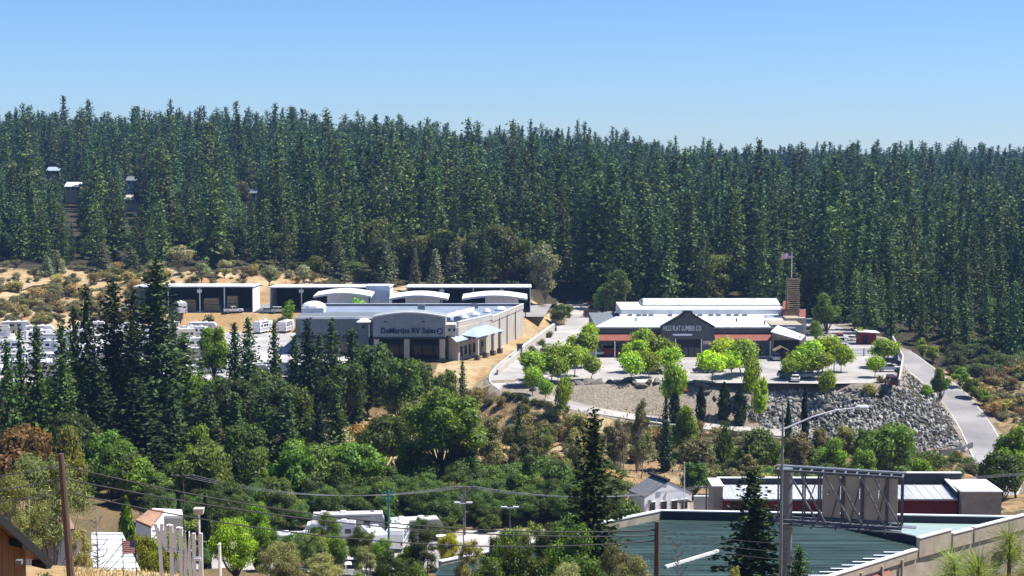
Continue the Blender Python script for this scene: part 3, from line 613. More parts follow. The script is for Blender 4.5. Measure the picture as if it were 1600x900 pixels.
# body with slanted side wall (long side recedes to the right)
body = [(-33, 391), (-15.2, 391), (-15.2, 387.2), (-12.8, 386.2), (-5, 405), (3, 438), (-53, 438), (-53, 411), (-33, 411)]
MB().prism(poly_ccw(body), 0, 8.0).build('wall', M_CREAM, dm)
MB().prism(poly_ccw([(-32.6, 391), (-14.5, 391), (-5.8, 406), (2.2, 437.4), (-52.5, 437.4), (-52.5, 412), (-32.6, 412)]), 7.9, 8.12).build('roof', M_BLUEROOF, dm)
pts = [(-13.0, 387.5), (-5, 405), (3, 438), (-53, 438), (-53, 411.2)]
for i, (a, b) in enumerate(zip(pts, pts[1:])):
    zt = 9.2 if i == 0 else 8.7
    MB().beam((*a, zt - .65), (*b, zt - .65), .35, 1.3).build('parapet', M_CREAM if i < 2 else M_GREYSTUC, dm); MB().beam((*a, zt + .04), (*b, zt + .04), .5, .14).build('coping', M_WHITE, dm)
MB().beam((-24, 391.3, 8.6), (-14.2, 391.3, 8.6), .3, 1.2).build('parapet', M_GREYSTUC, dm)
# roof walls and plant
MB().beam((-18.5, 400, 8.7), (-10, 424, 8.7), .3, 1.1).build('roof_wall', M_WHITE, dm)
for x, y, s in ((-12, 405, 1.1), (-9.4, 412, 1.3), (-6.5, 420, 1.1), (-3, 426, 1.5), (-14, 415, .9)):
    a = MB(); n = 10; a.add([(x + s * math.cos(k * 2 * PI / n), y + s * math.sin(k * 2 * PI / n), 8.5) for k in range(n)] + [(x + s * .6 * math.cos(k * 2 * PI / n), y + s * .6 * math.sin(k * 2 * PI / n), 9.1) for k in range(n)] + [(x, y, 9.25)],
             [(k, (k + 1) % n, n + (k + 1) % n, n + k) for k in range(n)] + [(n + k, n + (k + 1) % n, 2 * n) for k in range(n)]); a.tube([(x, y, 8.0), (x, y, 8.6)], s * .9, 10).build('skylight', M_WHITE, dm)
for x, y in ((-16, 396), (-13.4, 398), (-20, 402), (-10, 432), (-24, 428)): u_ = MB().box((x, y, 8.75), (1.9, 1.5, 1.3)).build('air_unit', M_STEEL, dm); MB().tube([(x, y, 9.4), (x, y, 9.5)], .55, 10).build('fan', M_DSTEEL, u_, origin=dm['_org'])
# sign tower, arched top
n = 12; top = [(-15.8 - 17.2 * i / n, 10.9 + 1.0 * math.sin(PI * i / n)) for i in range(n + 1)]
face = [(-33, 5.7), (-15.8, 5.7)] + top
MB().ext(None, [(p[0], 383, p[1]) for p in face], [(p[0], 391, p[1]) for p in face]).build('sign_tower', M_PANEL, dm)
c2 = MB()
for a, b in zip(top, top[1:]): c2.beam((a[0], 383, a[1] + .05), (b[0], 383, b[1] + .05), .7, .34)
c2.build('arch_coping', M_WHITE, dm)
MB().box((-24.4, 382.95, 5.85), (17.4, .3, .4)).build('band', M_DKTRIM, dm)
for x in (-32.2, -25.0, -16.6): MB().box((x, 383.6, 2.85), (1.25, 1.25, 5.75)).build('column', M_CREAM, dm); MB().box((x, 383.6, .5), (1.6, 1.6, 1.0)).build('column_base', M_SHINGLE, dm)
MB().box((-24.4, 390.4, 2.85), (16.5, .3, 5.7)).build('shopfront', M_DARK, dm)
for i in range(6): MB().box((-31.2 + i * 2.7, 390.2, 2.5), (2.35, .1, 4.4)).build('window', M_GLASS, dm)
shift(text_mb('DeMartini RV Sales', 13.0, 1.35, .1, .016), -24.6, 382.9, 6.95).build('lettering', M_NAVY, dm)
e = MB(); n = 20; e.add([(-17.1 + .75 * math.cos(2 * PI * k / n), 382.93, 7.5 + .75 * math.sin(2 * PI * k / n)) for k in range(n)], [tuple(range(n))]); e.tube([(-17.1, 382.99, 7.5), (-17.1, 382.92, 7.5)], .75, 20); em = e.build('emblem', M_NAVY, dm)
for dx, dz, w_, h_ in ((-.22, .25, .3, .18), (.2, .05, .4, .16), (-.1, -.25, .5, .2), (.35, .3, .15, .15)): MB().box((-17.1 + dx, 382.9, 7.5 + dz), (w_, .05, h_)).build('emblem_mark', M_LETTER, em, origin=dm['_org'])
for x in (-30, -21): MB().box((x, 382.93, 9.75), (.7, .12, .22)).build('sign_light', M_DKTRIM, dm)
MB().box((-14.6, 387.2, 7.6), (2.4, 6, 2.6)).build('tower_return', M_CREAM, dm)
# small left tower with hip cap
MB().box((-36.4, 396.6, 4.2), (2.6, 2.6, 8.4)).build('small_tower', M_GREYSTUC, dm)
MB().box((-36.4, 396.6, 8.7), (3.4, 3.4, .7), 0, .35).build('tower_cap', M_WHITE, dm); MB().box((-36.4, 395.26, 7.2), (.8, .06, .8)).build('window', M_NAVY, dm)
# side porch: blue hip roof on four columns, with a front pent roof
a0, a1 = Vector((-12.75, 386.2, 0)), Vector((-5.0, 404.9, 0)); dv = (a1 - a0).normalized(); nv = Vector((dv.y, -dv.x, 0))
def sp(s, o, z): q = a0 + dv * s + nv * o; return (q.x, q.y, z)
pr = MB(); E = [sp(2, 4.2, 5.6), sp(18, 4.2, 5.6), sp(18, -.4, 6.0), sp(2, -.4, 6.0)]; R_ = [sp(6, 1.0, 7.3), sp(14.5, 1.0, 7.3)]
pr.add(E + R_, [(0, 1, 5, 4), (1, 2, 5), (2, 3, 4, 5), (3, 0, 4), (3, 2, 1, 0)]); pr.build('porch_roof', M_LBLUE, dm)
MB().slab([sp(-4.6, 1.4, 5.2), sp(2.5, 1.6, 5.2), sp(2.2, -.4, 6.0), sp(-3.0, -.6, 6.0)], .2).build('pent_roof', M_LBLUE, dm)
for s in (3.0, 8.0, 12.6, 17.0): q = sp(s, 3.5, 0); MB().box((q[0], q[1], 2.8), (.7, .7, 5.6), math.atan2(dv.y, dv.x)).build('column', M_CREAM, dm); MB().box((q[0], q[1], .6), (1.15, 1.15, 1.2), math.atan2(dv.y, dv.x)).build('column_base', M_SHINGLE, dm)
for i, s in enumerate((1.5, 4.0, 6.5, 9.0, 11.5, 14, 16.4)):
    q = sp(s, .06, 2.0); MB().box((q[0], q[1], 2.0), (1.2, .14, 2.5), math.atan2(dv.y, dv.x)).build('window', M_GLASS, dm)
    q = sp(s, .06, 4.7); MB().box((q[0], q[1], 4.7), (1.0, .14, .8), math.atan2(dv.y, dv.x)).build('window', M_GLASS, dm)
for y in (412, 420, 429): x = -5 + 8 * (y - 405) / 33; MB().box((x + .1, y, 4), (.25, .5, 8), 0).build('pilaster', M_GREYSTUC, dm)
for x in (-14.9, -13.7): MB().box((x, 384.14, 7.7), (.55, .08, .6)).build('window', M_NAVY, dm)
# white tent-like dome at the far left corner
MB().box((-50.5, 412, 9.3), (5.5, 5, 2.2)).build('roof_room', M_WHITE, dm)
dmb = MB(); m_ = 10
for j in range(5):
    an = PI / 2 * j / 5; dmb.v += [(-50.5 + 3.2 * math.cos(an) * math.cos(2 * PI * k / m_), 412 + 2.8 * math.cos(an) * math.sin(2 * PI * k / m_), 10.3 + 1.7 * math.sin(an)) for k in range(m_)]
dmb.v.append((-50.5, 412, 12.0)); dmb.f = [(j * m_ + k, j * m_ + (k + 1) % m_, (j + 1) * m_ + (k + 1) % m_, (j + 1) * m_ + k) for j in range(4) for k in range(m_)] + [(4 * m_ + k, 4 * m_ + (k + 1) % m_, 5 * m_) for k in range(m_)]
dmb.build('roof_dome', M_WHITE, dm)

# ------------------------------------------------------------------ open storage sheds on the terrace
def open_shed(label, x0, x1, y0, y1, zt, posts, solid=None):
    r = thing('storage_shed', label, 'shed', ((x0 + x1) / 2, y0, 4), world=True); z0 = 3.9
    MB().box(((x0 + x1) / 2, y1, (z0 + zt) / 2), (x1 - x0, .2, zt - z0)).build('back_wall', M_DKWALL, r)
    for x in (x0, x1): MB().box((x, (y0 + y1) / 2, (z0 + zt) / 2 - .1), (.2, y1 - y0 - .25, zt - z0 - .25)).build('end_wall', M_WHITE, r)
    MB().slab([(x0 - .4, y0 - .7, zt + .35), (x1 + .4, y0 - .7, zt + .35), (x1 + .4, y1 + .4, zt + .0), (x0 - .4, y1 + .4, zt + .0)], .25).build('roof', M_WROOF, r)
    for x in posts:
        MB().box((x, y0, (z0 + zt) / 2), (.28, .28, zt - z0 - .1)).build('post', M_WHITE, r)
    if solid: MB().box(((solid[0] + solid[1]) / 2, y0 + 2, (z0 + zt) / 2 + .3), (solid[1] - solid[0], 6, zt - z0 + 1.0)).build('white_bay', M_PALEWALL, r)
    return r
open_shed('long dark open fronted shed at the left end of the terrace', -107.5, -74, 461, 474, 11.2, (-98, -89, -82))
s2 = open_shed('middle open fronted shed with a white end bay above the dealer roof', -69, -35, 461, 474, 11.0, (-60, -51), (-41.5, -34.8))
open_shed('right open fronted shed behind the white curved roofs', -30, 5.2, 461, 474, 11.0, (-20, -11, -3))
for x, z, side in ((-89, 10.2, 'left'), (-60, 10.2, 'middle'), (-20, 10.2, 'right, left hand'), (-3, 10.2, 'right, right hand')):
    r = thing('yard_light', 'white box light on a post of the %s open shed' % side, 'light', (x, 460.5, z), world=True)
    MB().box((x, 460.5, z), (1.3, .5, .8)).build('housing', M_WHITE, r); MB().box((x, 460.5, z - .43), (1.0, .4, .06)).build('lens', M_LAMP, r); MB().box((x, 460.75, z), (.1, .12, .1)).build('bracket', M_STEEL, r)
def arch_shed(label, u0, u1, v_eave, w0, w1, D):
    x0, x1 = P(u0, 470, D).x, P(u1, 470, D).x; ze = P(u0, v_eave, D).z; r = thing('curved_roof_shed', label, 'shed', ((x0 + x1) / 2, D, 4), world=True); n = 8
    rise = .95; up = [(x0 + (x1 - x0) * i / n, ze + rise * math.sin(PI * i / n)) for i in range(n + 1)]; pf = [(a, b) for a, b in up] + [(a, b - .55) for a, b in up[::-1]]
    MB().ext(None, [(p[0], D - 1, p[1]) for p in pf], [(p[0], D + 11, p[1] + .2) for p in pf]).build('roof', M_WHITE, r)
    a, b = P(w0, 470, D).x, P(w1, 470, D).x; wl = [p for p in up if a <= p[0] <= b]; pf = [(a, 3.8), (b, 3.8), (b, ze - .5 + rise * .5)] + [(p[0], p[1] - .56) for p in wl[::-1]] + [(a, ze - .5 + rise * .5)]
    MB().ext(None, [(p[0], D + .3, p[1]) for p in pf], [(p[0], D + 9, p[1]) for p in pf]).build('wall', M_WHITE, r)
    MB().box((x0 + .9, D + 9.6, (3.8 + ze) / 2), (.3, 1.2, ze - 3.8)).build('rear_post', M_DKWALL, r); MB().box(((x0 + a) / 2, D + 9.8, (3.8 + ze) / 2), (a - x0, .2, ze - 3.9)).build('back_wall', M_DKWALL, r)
    for x in (x0 + .5, x1 - .5): MB().box((x, D, (3.8 + ze) / 2), (.3, .3, ze - 3.8)).build('post', M_DKWALL, r)
    MB().box((a + 1, D + .24, 5.0), (1.0, .08, 2.2)).build('door', M_DKWALL, r); MB().box((b - .8, D + .2, 5.6), (.4, .14, .5)).build('meter_box', M_STEEL, r)
arch_shed('leftmost white shed with a curved roof behind the sign tower', 490, 580, 462, 511, 568, 447)
arch_shed('middle white shed with a curved roof beside the white end bay', 608, 700, 466, 633, 686, 447)
arch_shed('rightmost white shed with a curved roof near the driveway', 722, 824, 466, 758, 810, 447)
i = 0
for x, z, s, lab in ((-93, 4, (4, 2, 3.2), 'left'), (-86.5, 4, (4.5, 2, 3.6), 'centre'), (-80.5, 4, (3.2, 2, 4.2), 'right'), (-84.5, 4, (2, 1.5, 1.6), 'front')):
    r = thing('lumber_pile', 'tan lumber pile stacked inside the left open shed, %s' % lab, 'lumber pile', (x, 466 - (i == 3) * 2.4, 4.06), world=True); i += 1
    for k in range(4): MB().box((x, 466 - (i == 4) * 2.4, 4.1 + s[2] * (k + .5) / 4), (s[0] - .1 * k, s[1], s[2] / 4 - .12)).build('bundle', M_LUMBER, r)
cr = thing('crate_rack', 'pale crate rack in the middle open shed', 'rack', (-54, 466, 4.06), world=True)
for k in range(2): MB().box((-54, 466, 4.7 + k * 1.3), (3.2, 1.6, 1.1)).build('crate', M_COAT, cr, color=(.5, .5, .48))

# ------------------------------------------------------------------ retaining wall, gate pillars, small buildings by the car park
wl = thing('retaining_wall', 'long pale stucco wall running up beside the entrance road', 'wall', (*g0(815, 565), 0), world=True)
a, b, c = g0(777, 586), g0(812, 558), g0(866, 518)
MB().beam((*a, .5), (*b, .9), .4, 1.5).build('panel', M_CREAM, wl); MB().beam((*b, 1.1), (*c, 1.2), .4, 2.0).build('panel', M_CREAM, wl); MB().beam((*b, 2.14), (*c, 2.24), .55, .14).build('coping', M_WHITE, wl)
for (q, lab) in ((b, 'lower'), (c, 'upper')):
    r = thing('gate_pillar', 'dark stone gate pillar at the %s end of the pale wall' % lab, 'pillar', (*q, 0), world=True)
    MB().box((q[0], q[1], 1.4), (1.3, 1.3, 3.2)).build('shaft', M_SHINGLE, r); MB().box((q[0], q[1], 3.1), (1.6, 1.6, .25)).build('cap', M_DKTRIM, r); MB().box((q[0], q[1] - .68, 1.6), (.7, .06, 1.0)).build('plaque', M_LETTER, r)
kb = thing('garden_kiosk', 'small brown kiosk with a white flat roof at the back of the car park', 'kiosk', (92, 418, 0), world=True)
MB().box((92.2, 420, 1.6), (4.4, 4, 3.2)).build('wall', M_REDWALL, kb); MB().slab([(89.6, 417.2, 3.5), (95.2, 417.2, 3.2), (95.2, 422.6, 3.2), (89.6, 422.6, 3.5)], .2).build('roof', M_WHITE, kb); MB().box((91.5, 417.95, 1.3), (1.2, .1, 2.2)).build('door', M_DARK, kb)
fe = thing('yard_gate', 'low pale sliding gate across the back of the car park', 'gate', (84.5, 394, 0), world=True)
for k in range(5): MB().box((84, 394, .35 + k * .38), (9.5, .06, .2)).build('rail', M_WHITE, fe)
for x in (79.2, 82.6, 86, 88.8): MB().box((x, 394, 1.05), (.22, .22, 2.1)).build('post', M_WOOD, fe)
pw = thing('edge_wall', 'white low wall along the right edge of the car park', 'wall', (90, 375, 0), world=True)
a, b = g0(1405, 601), g0(1411, 563); MB().beam((*a, .3), (*b, .3), .35, 1.7).build('panel', M_CONC, pw); MB().beam((*b, .3), (101, 428, .3), .35, 1.7).build('panel', M_CONC, pw)
fw = thing('foot_wall', 'short curved dark wall at the foot of the rock slope beside the road', 'wall', (90, 323, -11), world=True)
fq = [(hit(u_, v_)) for u_, v_ in ((1468, 712), (1490, 710), (1507, 706), (1519, 700))]
for p_, q_ in zip(fq, fq[1:]): MB().beam((p_[0], p_[1], p_[2] + .4), (q_[0], q_[1], q_[2] + .4), .4, 1.6).build('segment', M_SHINGLE, fw)
# ------------------------------------------------------------------ rocks: riprap slope and boulders
def rock_mesh(name, seed, m):
    rng = np.random.default_rng(seed); b = bpy.data.meshes.new(name); ph = (1 + 5 ** .5) / 2
    v = np.array([(-1, ph, 0), (1, ph, 0), (-1, -ph, 0), (1, -ph, 0), (0, -1, ph), (0, 1, ph), (0, -1, -ph), (0, 1, -ph), (ph, 0, -1), (ph, 0, 1), (-ph, 0, -1), (-ph, 0, 1)]) / 1.9
    f = [(0, 11, 5), (0, 5, 1), (0, 1, 7), (0, 7, 10), (0, 10, 11), (1, 5, 9), (5, 11, 4), (11, 10, 2), (10, 7, 6), (7, 1, 8), (3, 9, 4), (3, 4, 2), (3, 2, 6), (3, 6, 8), (3, 8, 9), (4, 9, 5), (2, 4, 11), (6, 2, 10), (8, 6, 7), (9, 8, 1)]
    v = v * rng.uniform(.6, 1.2, v.shape) * np.array([1.35, .85, .62]); b.from_pydata([tuple(p) for p in v], [], f); b.update(); b.materials.append(m); return b, v, np.array(f)
RK = [rock_mesh('rock', s, M_ROCK) for s in range(5)]
def in_riprap(u, v):
    top = np.interp(u, [1165, 1200, 1400, 1412, 1440, 1470, 1520], [640, 612, 606, 565, 570, 600, 706]); bot = np.interp(u, [1165, 1200, 1260, 1330, 1420, 1470, 1500, 1522], [650, 668, 690, 705, 712, 712, 709, 704])
    return top < v < bot and not (u > 1476 and v < 600 + (u - 1476) * 2.3)
mains = []; fill_v, fill_f = [], []; nfill = 0; tries = 0
rk_anchor = hit(1350, 660)
rslope = struct(link('rock_slope', MB().box((0, 0, -1.2), (1.5, 1.5, .6)).mesh('rock_slope', M_ROCK))); rslope.location = rk_anchor
hits = []
rr = np.random.default_rng(5)
while len(hits) < 2600 and tries < 8000:
    tries += 1; u_, v_ = rr.uniform(1165, 1525), rr.uniform(565, 712)
    if not in_riprap(u_, v_): continue
    h_ = hit(u_, v_)
    d_, _, _ = seg_dist(np.array([h_[0]]), np.array([h_[1]]), ROAD_R, False)
    if d_[0] < 4.4: continue
    hits.append(h_)
for k, (x, y, z) in enumerate(hits):
    big = k < 290; s = rr.uniform(.45, .75) if big else rr.uniform(.22, .46)
    me, v, f = RK[k % 5]; eul = rr.uniform(0, 6.28, 3)
    if big:
        o = link('rock', me, rslope); o.location = (x - rk_anchor[0], y - rk_anchor[1], z - rk_anchor[2] + .22); o.rotation_euler = eul; o.scale = (s, s, s)
    else:
        from mathutils import Euler
        R3 = np.array(Euler(eul).to_matrix()); q = (v * s) @ R3.T + np.array([x, y, z + .12]); fill_v.append(q); fill_f.append(f + nfill); nfill += len(q)
rf = link('rock_fill', mesh_np('rock_fill', np.concatenate(fill_v) - np.array(rk_anchor), np.concatenate(fill_f), M_ROCK), rslope); rf['kind'] = 'stuff'
BL = [rock_mesh('boulder', 20 + s, M_BOULDER) for s in range(4)]
for k, (u_, v_, s) in enumerate([(906, 601, 1.2), (918, 600, 1.5), (933, 600, 1.3), (953, 598, 1.0), (966, 599, .9), (980, 597, 1.4), (992, 599, 1.0), (1003, 600, 1.1), (1013, 599, .9), (1026, 598, 1.3), (1040, 601, .9), (1093, 598, 1.5), (1104, 600, 1.0), (1118, 601, .9), (1133, 601, .8), (1148, 601, 1.3), (1160, 602, 1.2),
                                 (1176, 602, .9), (1205, 604, 1.0), (1225, 605, 1.2), (1250, 606, .9), (1282, 605, 1.5), (1297, 604, 1.2), (1312, 604, .9), (1340, 606, 1.0), (832, 604, 1.1), (848, 606, .8), (872, 610, 1.2), (1358, 603, 1.1)]):
    x, y = g0(u_, v_); land = ['between the parking trees and the gravel bank', 'above the gravel bank', 'above the rock slope'][0 if u_ < 960 else 1 if u_ < 1170 else 2]
    o = link('boulder', BL[k % 4][0]); o.location = (x, y, gz(x, y) + .25 * s); o.rotation_euler = (rr.uniform(-.4, .4), rr.uniform(-.4, .4), rr.uniform(0, 6)); o.scale = (s * 1.1, s, s)
    tag(o, 'dark boulder in the row %s' % land, 'boulder', 'boulders along the car park edge ' + land)

# ------------------------------------------------------------------ vehicles
def wheels(r, xs, y, rad, wd=.26):
    for x in xs:
        for s in (-1, 1):
            t_ = MB().tube([(x, s * (y - wd / 2), rad), (x, s * (y + wd / 2), rad)], rad, 14).build('wheel', M_TYRE, r); MB().tube([(x, s * (y + wd / 2), rad), (x, s * (y + wd / 2 + .02), rad)], rad * .58, 10).build('rim', M_RIM, t_)
def prof_body(p, hw, top_in=0.0):
    a = [(x, -hw + (top_in if z > 1.0 else 0), z) for x, z in p]; b = [(x, hw - (top_in if z > 1.0 else 0), z) for x, z in p]; return MB().ext(None, b, a)
def make_car(kind, label, color):
    r = thing({'pickup': 'pickup_truck', 'suv': 'sport_utility_car', 'van': 'delivery_van'}.get(kind, 'parked_car'), label, {'pickup': 'pickup', 'van': 'van'}.get(kind, 'car'))
    if kind == 'sedan':
        lo = [(-2.25, .35), (2.25, .35), (2.28, .62), (2.1, .78), (1.15, .92), (-1.55, .95), (-2.2, .9), (-2.3, .6)]; cab = [(1.05, .9), (.35, 1.38), (-.95, 1.40), (-1.75, .93)]; roof = [(.36, 1.37), (.2, 1.44), (-.8, 1.46), (-.98, 1.39)]; wr = .33
    elif kind == 'suv':
        lo = [(-2.3, .4), (2.3, .4), (2.32, .75), (2.15, .95), (1.25, 1.05), (-2.25, 1.08), (-2.35, .7)]; cab = [(1.2, 1.0), (.55, 1.66), (-1.95, 1.68), (-2.25, 1.05)]; roof = [(.56, 1.64), (.4, 1.74), (-1.85, 1.76), (-2.0, 1.66)]; wr = .37
    elif kind == 'pickup':
        lo = [(-2.75, .5), (2.75, .5), (2.78, .85), (2.6, 1.08), (1.4, 1.15), (-2.75, 1.15), (-2.8, .8)]; cab = [(1.3, 1.1), (.75, 1.78), (-.75, 1.8), (-.95, 1.12)]; roof = [(.76, 1.76), (.6, 1.85), (-.65, 1.87), (-.8, 1.78)]; wr = .4
    else:
        lo = [(-2.6, .45), (2.6, .45), (2.62, 1.0), (2.3, 1.25), (1.9, 1.35), (-2.6, 1.35)]; cab = [(2.0, 1.3), (1.5, 2.1), (-2.5, 2.15), (-2.55, 1.3)]; roof = [(1.5, 2.08), (1.35, 2.3), (-2.4, 2.34), (-2.55, 2.1)]; wr = .38
    prof_body(lo, .9).build('body', M_PAINT, r, color=color); prof_body(cab, .82, .1).build('cabin_glass', M_GLASS, r); prof_body(roof, .76, .06).build('roof', M_PAINT, r, color=color)
    xe = lo[1][0]
    for s in (-1, 1): MB().box((xe + .0, s * .62, .72), (.1, .36, .16)).build('headlight', M_LAMP, r); MB().box((-xe - .02, s * .68, .8), (.1, .28, .2)).build('tail_light', M_RED, r); MB().box((.85, s * .95, 1.0 if kind != 'van' else 1.5), (.14, .18, .12)).build('mirror', M_PAINT, r, color=color)
    for s in (-1, 1): MB().beam((-.35, s * .80, 1.0), (-.35, s * .72, cab[2][1]), .1).build('pillar', M_PAINT, r, color=color)
    if kind == 'pickup': MB().box((-1.85, 0, 1.13), (1.6, 1.5, .06)).build('bed', M_DARK, r)
    wheels(r, (xe * .64, -xe * .62), .82, wr); return r
PROTO_V = {}
def vehicle(kind, x, y, rz, label, color, group=None, z=None):
    z = gz(x, y) + .07 if z is None else z
    if kind not in PROTO_V:
        r = PROTO_V[kind] = (make_rv(kind, label, color) if kind in ('motorhome', 'coach', 'trailer') else make_car(kind, label, color)); r.location = (x, y, z); r.rotation_euler = (0, 0, rz)
        if group: r['group'] = group
        return r
    return dup(PROTO_V[kind], (x, y, z), rz, label, group, colors={'body': color, 'roof': color if kind not in ('motorhome', 'coach', 'trailer') else [(.76, .76, .75), (.55, .54, .52), (.66, .65, .62), (.42, .41, .4)][len(bpy.data.objects) % 4], 'mirror': color, 'pillar': color, 'cab': color})
def make_rv(kind, label, color):
    r = thing({'motorhome': 'motorhome', 'coach': 'motor_coach', 'trailer': 'travel_trailer'}[kind], label, {'motorhome': 'motorhome', 'coach': 'motor coach', 'trailer': 'trailer'}[kind])
    if kind == 'motorhome':
        bd = [(-3.9, .55), (1.6, .55), (1.7, 2.1), (3.0, 2.25), (3.2, 2.6), (2.9, 3.1), (2.2, 3.25), (-3.9, 3.25)]; L0, L1, top = -3.9, 2.4, 3.25
        prof_body([(1.6, .5), (3.75, .5), (3.8, 1.05), (3.0, 1.3), (2.3, 2.1), (1.6, 2.15)], 1.02).build('cab', M_PAINT, r, color=color)
        MB().slab([(2.95, -.85, 1.36), (2.95, .85, 1.36), (2.36, .85, 2.12), (2.36, -.85, 2.12)], .05).build('windshield', M_GLASS, r)
    elif kind == 'coach':
        bd = [(-5.2, .5), (5.0, .5), (5.2, 1.0), (5.1, 2.6), (4.8, 3.35), (-5.1, 3.4), (-5.25, 3.0)]; L0, L1, top = -5.2, 5.0, 3.4
        MB().box((5.14, 0, 2.05), (.1, 2.0, 1.2)).build('windshield', M_GLASS, r)
    else:
        bd = [(-3.7, .6), (3.2, .6), (3.75, 1.3), (3.75, 2.3), (3.2, 3.05), (-3.6, 3.1), (-3.75, 2.6)]; L0, L1, top = -3.7, 3.2, 3.08
        MB().beam((3.3, 0, .6), (4.8, 0, .55), .14).build('drawbar', M_DSTEEL, r); MB().box((3.74, 0, 2.0), (.08, 1.3, .6)).build('windshield', M_GLASS, r)
    prof_body(bd, 1.22).build('body', M_PAINT, r, color=color)
    MB().box(((L0 + L1) / 2, 0, top + .04), (L1 - L0 - .2, 2.36, .1)).build('roof', M_PAINT, r, color=(.78, .78, .76))
    for x in (L0 + 1.6, L0 + 4.4): MB().box((x, 0, top + .25), (.9, .75, .34), 0, .8).build('air_conditioner', M_WHITE, r)
    MB().box((L1 - 1.6, .5, top + .15), (.5, .5, .15)).build('roof_vent', M_STEEL, r)
    for s in (-1, 1):
        for x, wd in ((L0 + 1.0, .9), (L0 + 2.6, 1.1), (L1 - 2.4, 1.0)): MB().box((x, s * 1.225, 2.2), (wd, .04, .65)).build('window', M_GLASS, r)
        MB().box(((L0 + L1) / 2 - .1, s * 1.222, 1.35), (L1 - L0 - .8, .035, .22)).build('stripe', M_COAT, r, color=(.25, .2, .17)); MB().box(((L0 + L1) / 2 - .3, s * 1.222, .95), (L1 - L0 - 1.4, .03, .12)).build('stripe', M_COAT, r, color=(.10, .14, .25))
        MB().box((L0 - .02 if kind != 'trailer' else L0 - .05, s * .95, 1.3), (.08, .2, .4)).build('tail_light', M_RED, r)
    MB().box((L1 - 1.1, -1.235, 1.55), (.75, .04, 1.8)).build('door', M_LBLUE, r)
    MB().tube([(L0 + .8, -1.3, top - .15), (L1 - 1.8, -1.3, top - .15)], .09, 8).build('awning_roll', M_DSTEEL, r)
    wheels(r, (L0 + 2.3, L1 + .9 if kind == 'motorhome' else L1 - 1.0) if kind != 'trailer' else (-.9, .1), 1.0, .42); return r
WH = (.78, .78, .76); CRM = (.62, .58, .5); TANC = (.45, .4, .33); GRY = (.42, .43, .45)
k = 0
for row, y in enumerate((356, 364.5, 373, 382, 391, 401, 411, 422, 433, 443)):
    x = -150 + 3 * (row % 2)
    while x < -60:
        kind = ('trailer', 'motorhome', 'coach')[rr.integers(0, 3)]; colr = (WH, WH, WH, CRM, WH, TANC)[rr.integers(0, 6)]
        u_ = 800 + F * x / y
        if u_ < (285 if y < 430 else 345) and u_ > -60 and rr.random() < .8:
            nm = {'trailer': 'travel trailer', 'motorhome': 'motorhome with an overcab', 'coach': 'flat fronted motor coach'}[kind]; cn = {WH: 'white', CRM: 'cream', TANC: 'tan'}[colr]
            vehicle(kind, x, y + rr.uniform(-2, 2), rr.normal(0, .12) + (.5 if row % 3 == 1 else 0) + (PI if rr.random() < .5 else 0), '%s %s in the packed dealer yard behind the left pines' % (cn, nm), colr, '%s %ss packed in the dealer yard' % (cn, nm), .07)
        x += 12.6 if kind == 'coach' else 10.4
for kind, u_, v_, rz, lab, colr in [
    ('motorhome', 318, 548, .3, 'white motorhome just left of the bright maple in the dealer yard', WH), ('coach', 300, 566, .1, 'tan coach between the tall pines and the bright maple', TANC), ('trailer', 330, 583, .1, 'white trailer low behind the bright maple trunk', WH),
    ('trailer', 395, 592, 0, 'white trailer below the open pale yard', WH), ('coach', 445, 590, 0, 'long white coach at the front edge of the dealer yard', WH), ('motorhome', 412, 520, 1.2, 'white motorhome under the orange bank behind thin pine', WH), ('trailer', 447, 519, 1.4, 'white trailer at the corner of the showroom left wing', WH),
    ('motorhome', 480, 592, .1, 'white motorhome among the dark pines below the showroom left wing', WH), ('coach', 545, 545, .05, 'white coach parked before the showroom left wing', WH)]:
    x, y = g0(u_, v_); vehicle(kind, x, y, rz, lab, colr, z=.07)
for kind, u_, v_, rz, lab, colr, zz in [
    ('motorhome', 283, 490, 1.9, 'white box truck shaped motorhome at the left shed front', WH, 4.07), ('pickup', 365, 489, .2, 'white pickup before the left open shed', WH, 4.07), ('sedan', 420, 489, 0, 'pale car at the gap between the left and middle sheds', GRY, 4.07), ('suv', 437, 489, .1, 'white sport utility car by the post of the middle shed', WH, 4.07)]:
    x, y = g0(u_, v_, 4); vehicle(kind, x, y, rz, lab, colr, z=zz)
SIL = (.45, .47, .5); BLK = (.02, .02, .025); DKB = (.03, .045, .09)
